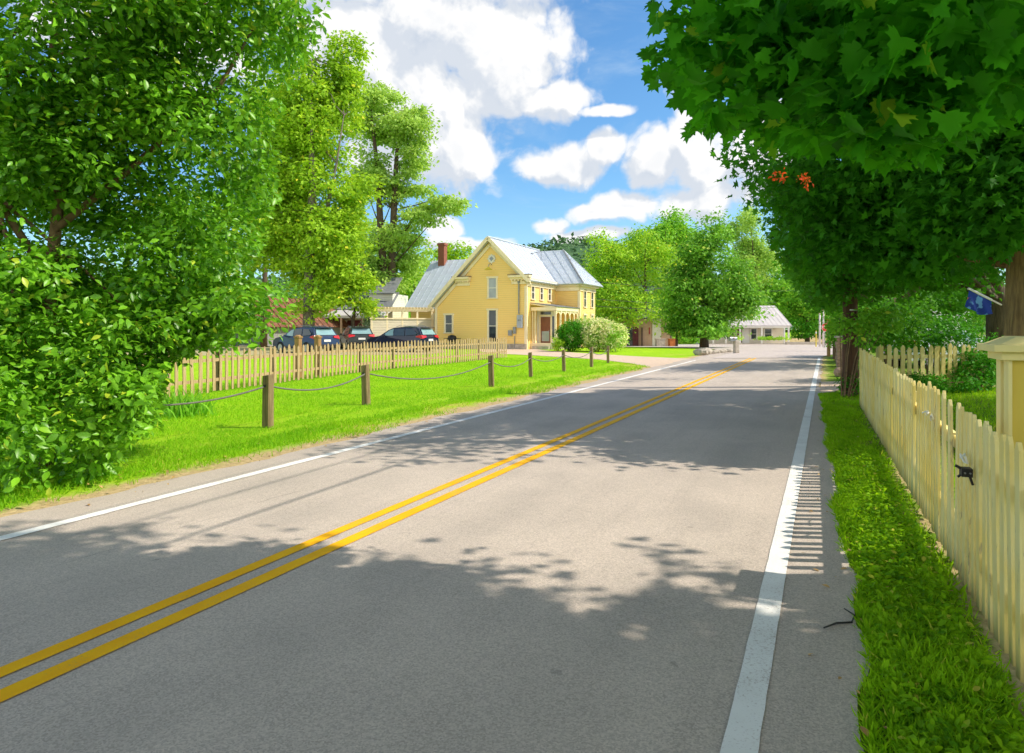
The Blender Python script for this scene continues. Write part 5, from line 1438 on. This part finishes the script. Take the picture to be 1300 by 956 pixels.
tree('spreading_tree', 'tall olive green tree with twin dark trunks and layered crown above the board fence', (P3(488, 0, 72)[0], 72, 0),
     [[(0, 0, -.1, .55), (.0, 0, 6, .45), (-.4, 0, 12, .36), (-.7, 0, 18, .28), (-1.4, .2, 24, .12), (-1.6, .2, 27, .05)], [(.5, 0, 0, .45), (.8, 0, 8, .4), (1.0, 0, 14, .34), (1.3, 0, 20, .2), (2.2, 0, 25, .06)], [(.9, 0, 10.0, .2), (3.0, .1, 13.0, .16), (5.2, .2, 14.2, .1), (7.5, .2, 15.0, .04)]],
     [lp(515, 165, 72, 36, 26, 3.5), lp(530, 150, 72, 22, 16, 3), lp(480, 130, 73, 30, 24, 3.5), lp(465, 165, 73, 26, 22, 3), lp(525, 205, 72, 26, 22, 3), lp(500, 240, 72, 40, 16, 3.5), lp(565, 258, 71, 26, 12, 2.4, 1.6), lp(535, 275, 71.5, 32, 14, 3), lp(470, 215, 73, 22, 24, 3), lp(500, 300, 73, 42, 22, 3.5), lp(480, 350, 73, 36, 34, 3.5), lp(520, 325, 74, 26, 22, 3)],
     1500, 22, .85, .40, T_DIAMOND, LM['olive'], MT['bark'], nlimb=40, shell=.4, flat=.32, jit=2, fill=.12)
tree('young_tree', 'small light green tree with a thin trunk before the cream porch house', (P3(448, 0, 52)[0], 52, 0),
     [(0, 0, -.1, .16), (0, 0, 2.2, .13), (.3, 0, 3.6, .09), (.8, 0, 6, .04)], [lp(462, 372, 51.5, 20, 32, 1.5), lp(440, 365, 52, 22, 28, 1.5), lp(472, 395, 51, 8, 16, .8), lp(430, 330, 52, 24, 30, 1.5)],
     340, 22, .5, .28, T_DIAMOND, LM['lime'], MT['bark'], nlimb=10, jit=2)
tree('silver_shrub', 'grey green narrow shrub beside the board fence end', (P3(470, 0, 56)[0], 56, 0), [(0, 0, -.1, .08), (0, 0, 1.5, .06), (0, 0, 4, .02)], [lp(470, 395, 56, 10, 22, .7)], 60, 20, .3, .2, T_DIAMOND, leaf_mat('leaf_silver', (.12, .2, .13), (.25, .34, .24)), MT['bark'], cat='shrub', nlimb=5)
bg = [('bright tree filling the gap between olive tree and yellow roof', 525, 85, [lp(520, 365, 85, 30, 32, 4), lp(540, 340, 86, 26, 26, 3)], 'bright'),
      ('bright tree top showing behind the brick chimney', 574, 92, [lp(576, 322, 92, 24, 18, 3.5), lp(560, 335, 93, 18, 20, 3)], 'lime'),
      ('yellow green tree behind the slender tree, left of it', 335, 58, [lp(330, 200, 58, 50, 100, 4), lp(310, 300, 57, 60, 60, 4), lp(345, 120, 59, 36, 60, 3.5)], 'lime'),
      ('dark tree behind the cream porch house', 430, 90, [lp(430, 330, 90, 60, 50, 5), lp(400, 250, 92, 50, 60, 5), lp(460, 280, 90, 36, 60, 5)], 'olive'),
      ('leafy tree above the rusty shed roof', 300, 70, [lp(280, 325, 70, 50, 40, 4), lp(340, 335, 69, 30, 20, 3), lp(240, 300, 72, 60, 70, 5)], 'mid')]
for lab, px, y, lobes, m_ in bg:
    big = sum(l[3] * l[5] for l in lobes)
    tree('background_tree', lab, (P3(px, 0, y)[0], y, float(gz(0, y))), [(0, 0, -.1, .3), (0, 0, 4, .25), (.2, 0, 8, .15)], lobes, int(120 + big * 5.5), 20, .9, .45, T_DIAMOND, LM[m_], MT['bark'], nlimb=8, shell=.4, jit=2)

# middle right trees
mr = [('leafy_tree', 'wide yellow green tree right of the yellow house above the small shop', 818, 74, [lp(790, 355, 74, 52, 40, 4.5), lp(770, 330, 75, 34, 34, 4), lp(820, 330, 74, 36, 42, 4), lp(800, 395, 72.5, 56, 22, 3.5), lp(760, 385, 74, 26, 26, 3.5), lp(845, 385, 74, 24, 34, 3)], 'bright', 1500),
      ('tall_tree', 'tall round topped tree standing behind the yellow green tree', 850, 92, [lp(842, 300, 92, 34, 36, 4.5), lp(870, 320, 92, 32, 36, 4.5), lp(815, 318, 93, 28, 30, 4)], 'mid', 1100),
      ('maple_tree', 'dense dark green maple on the corner lawn before the cottage', 894, 56, [lp(900, 325, 56, 32, 32, 2.6), lp(874, 352, 56, 34, 28, 2.6), lp(926, 362, 55.5, 36, 28, 2.6), lp(900, 396, 55.5, 50, 22, 3.2), lp(862, 388, 55.5, 22, 22, 1.8), lp(930, 388, 55.5, 22, 18, 1.8), lp(906, 292, 56, 17, 18, 1.4), lp(880, 318, 56, 20, 16, 1.5), lp(890, 414, 55.2, 42, 13, 2.8, 2)], 'deep', 1700),
      ('pale_tree', 'pale loose tree right of the corner maple', 957, 112, [lp(945, 300, 112, 26, 40, 3.5), lp(965, 330, 112, 24, 40, 3.5), lp(940, 345, 113, 26, 30, 3)], 'olive', 800),
      ('bank_tree', 'bright green tree right of the cottage roof', 1025, 104, [lp(1020, 395, 104, 22, 36, 3.5), lp(1045, 380, 105, 26, 50, 4), lp(1002, 370, 108, 22, 26, 3.5), lp(985, 375, 112, 30, 20, 4)], 'mid', 1200),
      ('bank_tree', 'tree rising behind the cottage ridge', 965, 118, [lp(960, 355, 118, 36, 40, 5), lp(930, 380, 118, 40, 40, 5), lp(1000, 345, 120, 36, 40, 5)], 'mid', 900)]
for nm, lab, px, y, lobes, m_, n in mr:
    x = P3(px, 0, y)[0]
    tree(nm, lab, (x, y, float(gz(0, y))), [(0, 0, -.1, .40), (0, 0, 1.0, .32), (0, 0, 3.5, .26), (.1, 0, 6, .18), (.1, 0, 9, .08)], lobes, n, 20, .85 if y < 80 else 1.1, .30 if y < 80 else .42, T_DIAMOND, LM[m_], MT['bark'], nlimb=12, shell=.45, jit=1.5, zmin=.9)

# distant woods behind everything
def woods():
    lob = []
    for px in list(range(-120, 560, 45)) + list(range(700, 1420, 45)):
        y = random.uniform(125, 165)
        top = random.uniform(52, 85) if px < 480 else (random.uniform(20, 38) if px < 620 else random.uniform(28, 62))
        if 620 < px < 760: top = random.uniform(20, 30)
        lob.append(lp(px, HY - top * .5, y, 34, top * .52, 6))
    o, _ = foliage('distant_woods', lob, 3400, 18, 1.5, .85, T_DIAMOND, LM['far'], shell=.45, zmin=-1.5, jit=1)
    tag(o, kind='stuff')
woods()

# flag on a short pole fixed to the yard maple
def flag():
    a = Vector((6.25, 8.72, 1.93)); b = Vector(P3(1229, 366, 8.7))
    t = thing('garden_flag', 'small blue flag hanging from a short pole on the yard maple trunk', 'flag', a)
    d = (b - a)
    MB().tube([(0, 0, 0), d], .011, 8).build('flag_pole', MT['pole_white'], t)
    m, tt, bs = new_mat('flag_cloth')
    co = tt.node('ShaderNodeTexCoord').outputs['Object']
    n = tt.noise(co, 9, 2, .4); n2 = tt.noise(co, 6, 2, .4, .3)
    col = tt.mix(tt.smooth(n, .56, .62), c4((.005, .035, .30)), c4((.12, .32, .70)))
    col = tt.mix(tt.smooth(n2, .70, .73), col, c4((.55, .12, .05)))
    tt.put(bs.inputs['Base Color'], col); bs.inputs['Roughness'].default_value = .8
    u, v = 16, 12
    top0, top1 = d * .30, d * .98
    vs = []
    for i in range(u + 1):
        f = i / u
        p = top0.lerp(top1, f)
        L = .19 + .06 * math.sin(f * 3.1)
        for j in range(v + 1):
            g = j / v
            vs.append((p.x + .012 * math.sin(f * 16 + g * 2) * g - .03 * g * (f - .3), p.y + .03 * math.sin(f * 11 + g * 3) * g, p.z - .013 - L * g * (.85 + .25 * f)))
    fs = [(i * (v + 1) + j, (i + 1) * (v + 1) + j, (i + 1) * (v + 1) + j + 1, i * (v + 1) + j + 1) for i in range(u) for j in range(v)]
    MB().add(vs, fs).build('cloth', m, t, smooth=True)
    MB().tube([top0 * .98, top1 * 1.01], .016, 8).build('sleeve', MT['sign_white'], t)
flag()

# ================================================================== SKY, SUN, CAMERA
def world():
    w = bpy.data.worlds.new('World'); bpy.context.scene.world = w; w.use_nodes = True
    t = NT(w.node_tree)
    bgn = t.n['Background']
    sky = t.node('ShaderNodeTexSky', sky_type='NISHITA')
    sky.sun_disc = False; sky.sun_elevation = SUN_EL; sky.sun_rotation = R(90) + SUN_AZ
    sky.air_density = 1.0; sky.dust_density = 0.6; sky.ozone_density = 1.6
    co = t.node('ShaderNodeTexCoord').outputs['Generated']
    sp = t.node('ShaderNodeSeparateXYZ'); t.l.new(co, sp.inputs[0])
    az = t.math('ARCTAN2', sp.outputs[0], sp.outputs[1])
    el = t.math('ARCSINE', sp.outputs[2])
    cb = t.node('ShaderNodeCombineXYZ'); t.l.new(az, cb.inputs[0]); t.l.new(el, cb.inputs[1])
    # one cumulus field as a node group, sampled twice (here and toward the sun) for shading
    g = bpy.data.node_groups.new('cumulus', 'ShaderNodeTree')
    g.interface.new_socket('uv', in_out='INPUT', socket_type='NodeSocketVector')
    g.interface.new_socket('d', in_out='OUTPUT', socket_type='NodeSocketFloat')
    q = NT(g)
    gi = q.node('NodeGroupInput'); go = q.node('NodeGroupOutput')
    uv = gi.outputs[0]
    wn = q.node('ShaderNodeTexNoise', noise_dimensions='2D'); wn.inputs['Scale'].default_value = 9; wn.inputs['Detail'].default_value = 3; q.l.new(uv, wn.inputs['Vector'])
    warp = q.vmath('MULTIPLY', q.vmath('SUBTRACT', wn.outputs['Color'], (.5, .5, .5)), (.045, .04, 0))
    p = q.vmath('ADD', uv, warp)
    blobs = [(560, 30, 150, 100), (640, 85, 90, 75), (695, 122, 62, 30), (520, 130, 120, 110), (575, 195, 62, 62), (455, 60, 110, 90), (610, -60, 140, 90), (420, -40, 130, 70),
             (722, 208, 62, 28), (765, 190, 28, 26), (690, 214, 42, 18), (835, 205, 36, 44), (868, 165, 30, 46), (890, 215, 60, 46), (800, 262, 66, 24), (750, 270, 34, 16), (890, 255, 70, 30),
             (690, 288, 24, 13), (560, 294, 26, 18), (590, 312, 60, 10), (740, 300, 60, 9), (760, 140, 40, 9), (960, 190, 80, 60),
             (-200, 150, 200, 90), (180, 60, 150, 70), (1500, 100, 200, 120)]
    Fv = None
    for px, py, rx, ry in blobs:
        a = math.atan((px - CX) / F); e = math.atan((HY - py) / F * math.cos(a))
        ra = rx / F * math.cos(a) ** 2; re = ry / F * math.cos(e) ** 2 * math.cos(a)
        ln = q.vmath('LENGTH', q.vmath('MULTIPLY', q.vmath('SUBTRACT', p, (a, e, 0)), (1 / ra, 1 / re, 0)))
        f = q.math('SUBTRACT', 1.0, ln)
        Fv = f if Fv is None else q.math('MAXIMUM', Fv, f)
    # scattered clouds over the rest of the dome
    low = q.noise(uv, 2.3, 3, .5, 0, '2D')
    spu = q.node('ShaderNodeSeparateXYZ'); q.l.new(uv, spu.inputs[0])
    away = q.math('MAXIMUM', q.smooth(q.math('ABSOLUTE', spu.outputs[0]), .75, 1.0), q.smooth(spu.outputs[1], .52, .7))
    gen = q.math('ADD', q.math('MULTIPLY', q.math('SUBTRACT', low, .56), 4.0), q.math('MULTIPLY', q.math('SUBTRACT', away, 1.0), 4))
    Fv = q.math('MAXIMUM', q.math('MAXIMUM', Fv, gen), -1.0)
    v1 = q.node('ShaderNodeTexVoronoi', feature='F1', voronoi_dimensions='2D'); v1.inputs['Scale'].default_value = 20; v1.inputs['Detail'].default_value = 3; v1.inputs['Roughness'].default_value = .5
    q.l.new(p, v1.inputs['Vector'])
    n1 = q.noise(p, 13, 7, .62, 0, '2D')
    d = q.math('ADD', Fv, q.math('MULTIPLY', q.math('SUBTRACT', .45, v1.outputs['Distance']), .50))
    d = q.math('ADD', d, q.math('MULTIPLY', q.math('SUBTRACT', n1, .5), 1.0))
    q.l.new(d, go.inputs[0])
    def field(vec):
        n = t.node('ShaderNodeGroup'); n.node_tree = g; t.l.new(vec, n.inputs[0]); return n.outputs[0]
    d0 = field(cb.outputs[0])
    d1 = field(t.vmath('ADD', cb.outputs[0], (.020, .030, 0)))
    dens = t.smooth(d0, -.40, .14)
    shade = t.smooth(t.math('ADD', t.math('SUBTRACT', d0, d1), t.math('MULTIPLY', t.math('SUBTRACT', t.noise(cb.outputs[0], 5.5, 4, .55, 0, '2D'), .5), .9)), -.34, .26)
    core = t.smooth(d0, .35, 1.0)
    lum = t.math('ADD', t.math('MULTIPLY', shade, .85), t.math('MULTIPLY', t.math('SUBTRACT', 1.0, core), .30), clamp=True)
    ccol = t.mix(lum, c4((.58, .66, .78)), c4((1.02, 1.02, 1.02)))
    hs = t.node('ShaderNodeHueSaturation'); hs.inputs['Saturation'].default_value = 1.15; hs.inputs['Value'].default_value = 1.0
    t.l.new(sky.outputs[0], hs.inputs['Color'])
    skyc = t.mix(1.0, hs.outputs[0], c4((SKY_STRENGTH * SKY_GAIN[0], SKY_STRENGTH * SKY_GAIN[1], SKY_STRENGTH * SKY_GAIN[2])), 'MULTIPLY')
    zen = t.math('MULTIPLY_ADD', t.smooth(el, .50, 1.05), -.5, 1.0)
    cz = t.node('ShaderNodeCombineXYZ')
    for i_ in range(3): t.l.new(zen, cz.inputs[i_])
    skyc = t.mix(1.0, skyc, cz.outputs[0], 'MULTIPLY')
    haze = t.smooth(sp.outputs[2], .22, .0)
    wisps = t.math('MULTIPLY', t.smooth(t.noise(t.vmath('MULTIPLY', cb.outputs[0], (1, 3.2, 1)), 5, 6, .6, .6), .48, .8), .38)
    skyc = t.mix(t.math('MAXIMUM', wisps, t.math('MULTIPLY', haze, .25)), skyc, c4((.66, .82, .96)))
    back = t.math('MULTIPLY', t.smooth(t.math('ABSOLUTE', az), 1.75, 2.3), t.smooth(el, .80, .50))  # added bright clouds behind the camera, unseen, to fill the shaded gable
    fill_bank = t.math('MULTIPLY', back, t.smooth(t.noise(cb.outputs[0], 3.0, 4, .55, 0, '2D'), .36, .52))
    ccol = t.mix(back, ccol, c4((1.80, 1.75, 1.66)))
    dens = t.math('MAXIMUM', dens, fill_bank)
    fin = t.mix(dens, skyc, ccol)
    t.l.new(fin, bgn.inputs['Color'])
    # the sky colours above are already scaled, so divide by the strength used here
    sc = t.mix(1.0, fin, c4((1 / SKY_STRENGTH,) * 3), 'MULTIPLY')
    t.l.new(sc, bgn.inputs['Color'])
    bgn.inputs['Strength'].default_value = SKY_STRENGTH
SKY_STRENGTH = 0.15
SKY_GAIN = (0.88, 1.18, 1.30)
world()

sd = bpy.data.lights.new('sun', 'SUN'); sd.energy = 5.0; sd.angle = R(0.53); sd.color = (1.0, .91, .77)
so = bpy.data.objects.new('sun', sd); C.objects.link(so)
so.rotation_euler = Vector(SUN).to_track_quat('Z', 'Y').to_euler()
so.location = (20, 0, 30)

cd = bpy.data.cameras.new('camera'); cd.sensor_width = 36.0; cd.lens = 36.0 * F / 1300.0
cd.shift_y = -(478 - HY) / 1300.0
cd.clip_start = 0.05; cd.clip_end = 3000
co = bpy.data.objects.new('camera', cd); C.objects.link(co)
co.location = (0, 0, CAMH); co.rotation_euler = (R(90), 0, 0)
sc = bpy.context.scene
sc.camera = co
sc.view_settings.view_transform = 'Standard'; sc.view_settings.look = 'None'; sc.view_settings.exposure = 0
sc.render.engine = 'CYCLES'
sc.cycles.max_bounces = 4; sc.cycles.diffuse_bounces = 3; sc.cycles.glossy_bounces = 2; sc.cycles.transmission_bounces = 3; sc.cycles.transparent_max_bounces = 4
sc.cycles.use_adaptive_sampling = True; sc.cycles.adaptive_threshold = 0.03; sc.cycles.use_denoising = True
sc.world.cycles.sampling_method = 'MANUAL'; sc.world.cycles.sample_map_resolution = 256
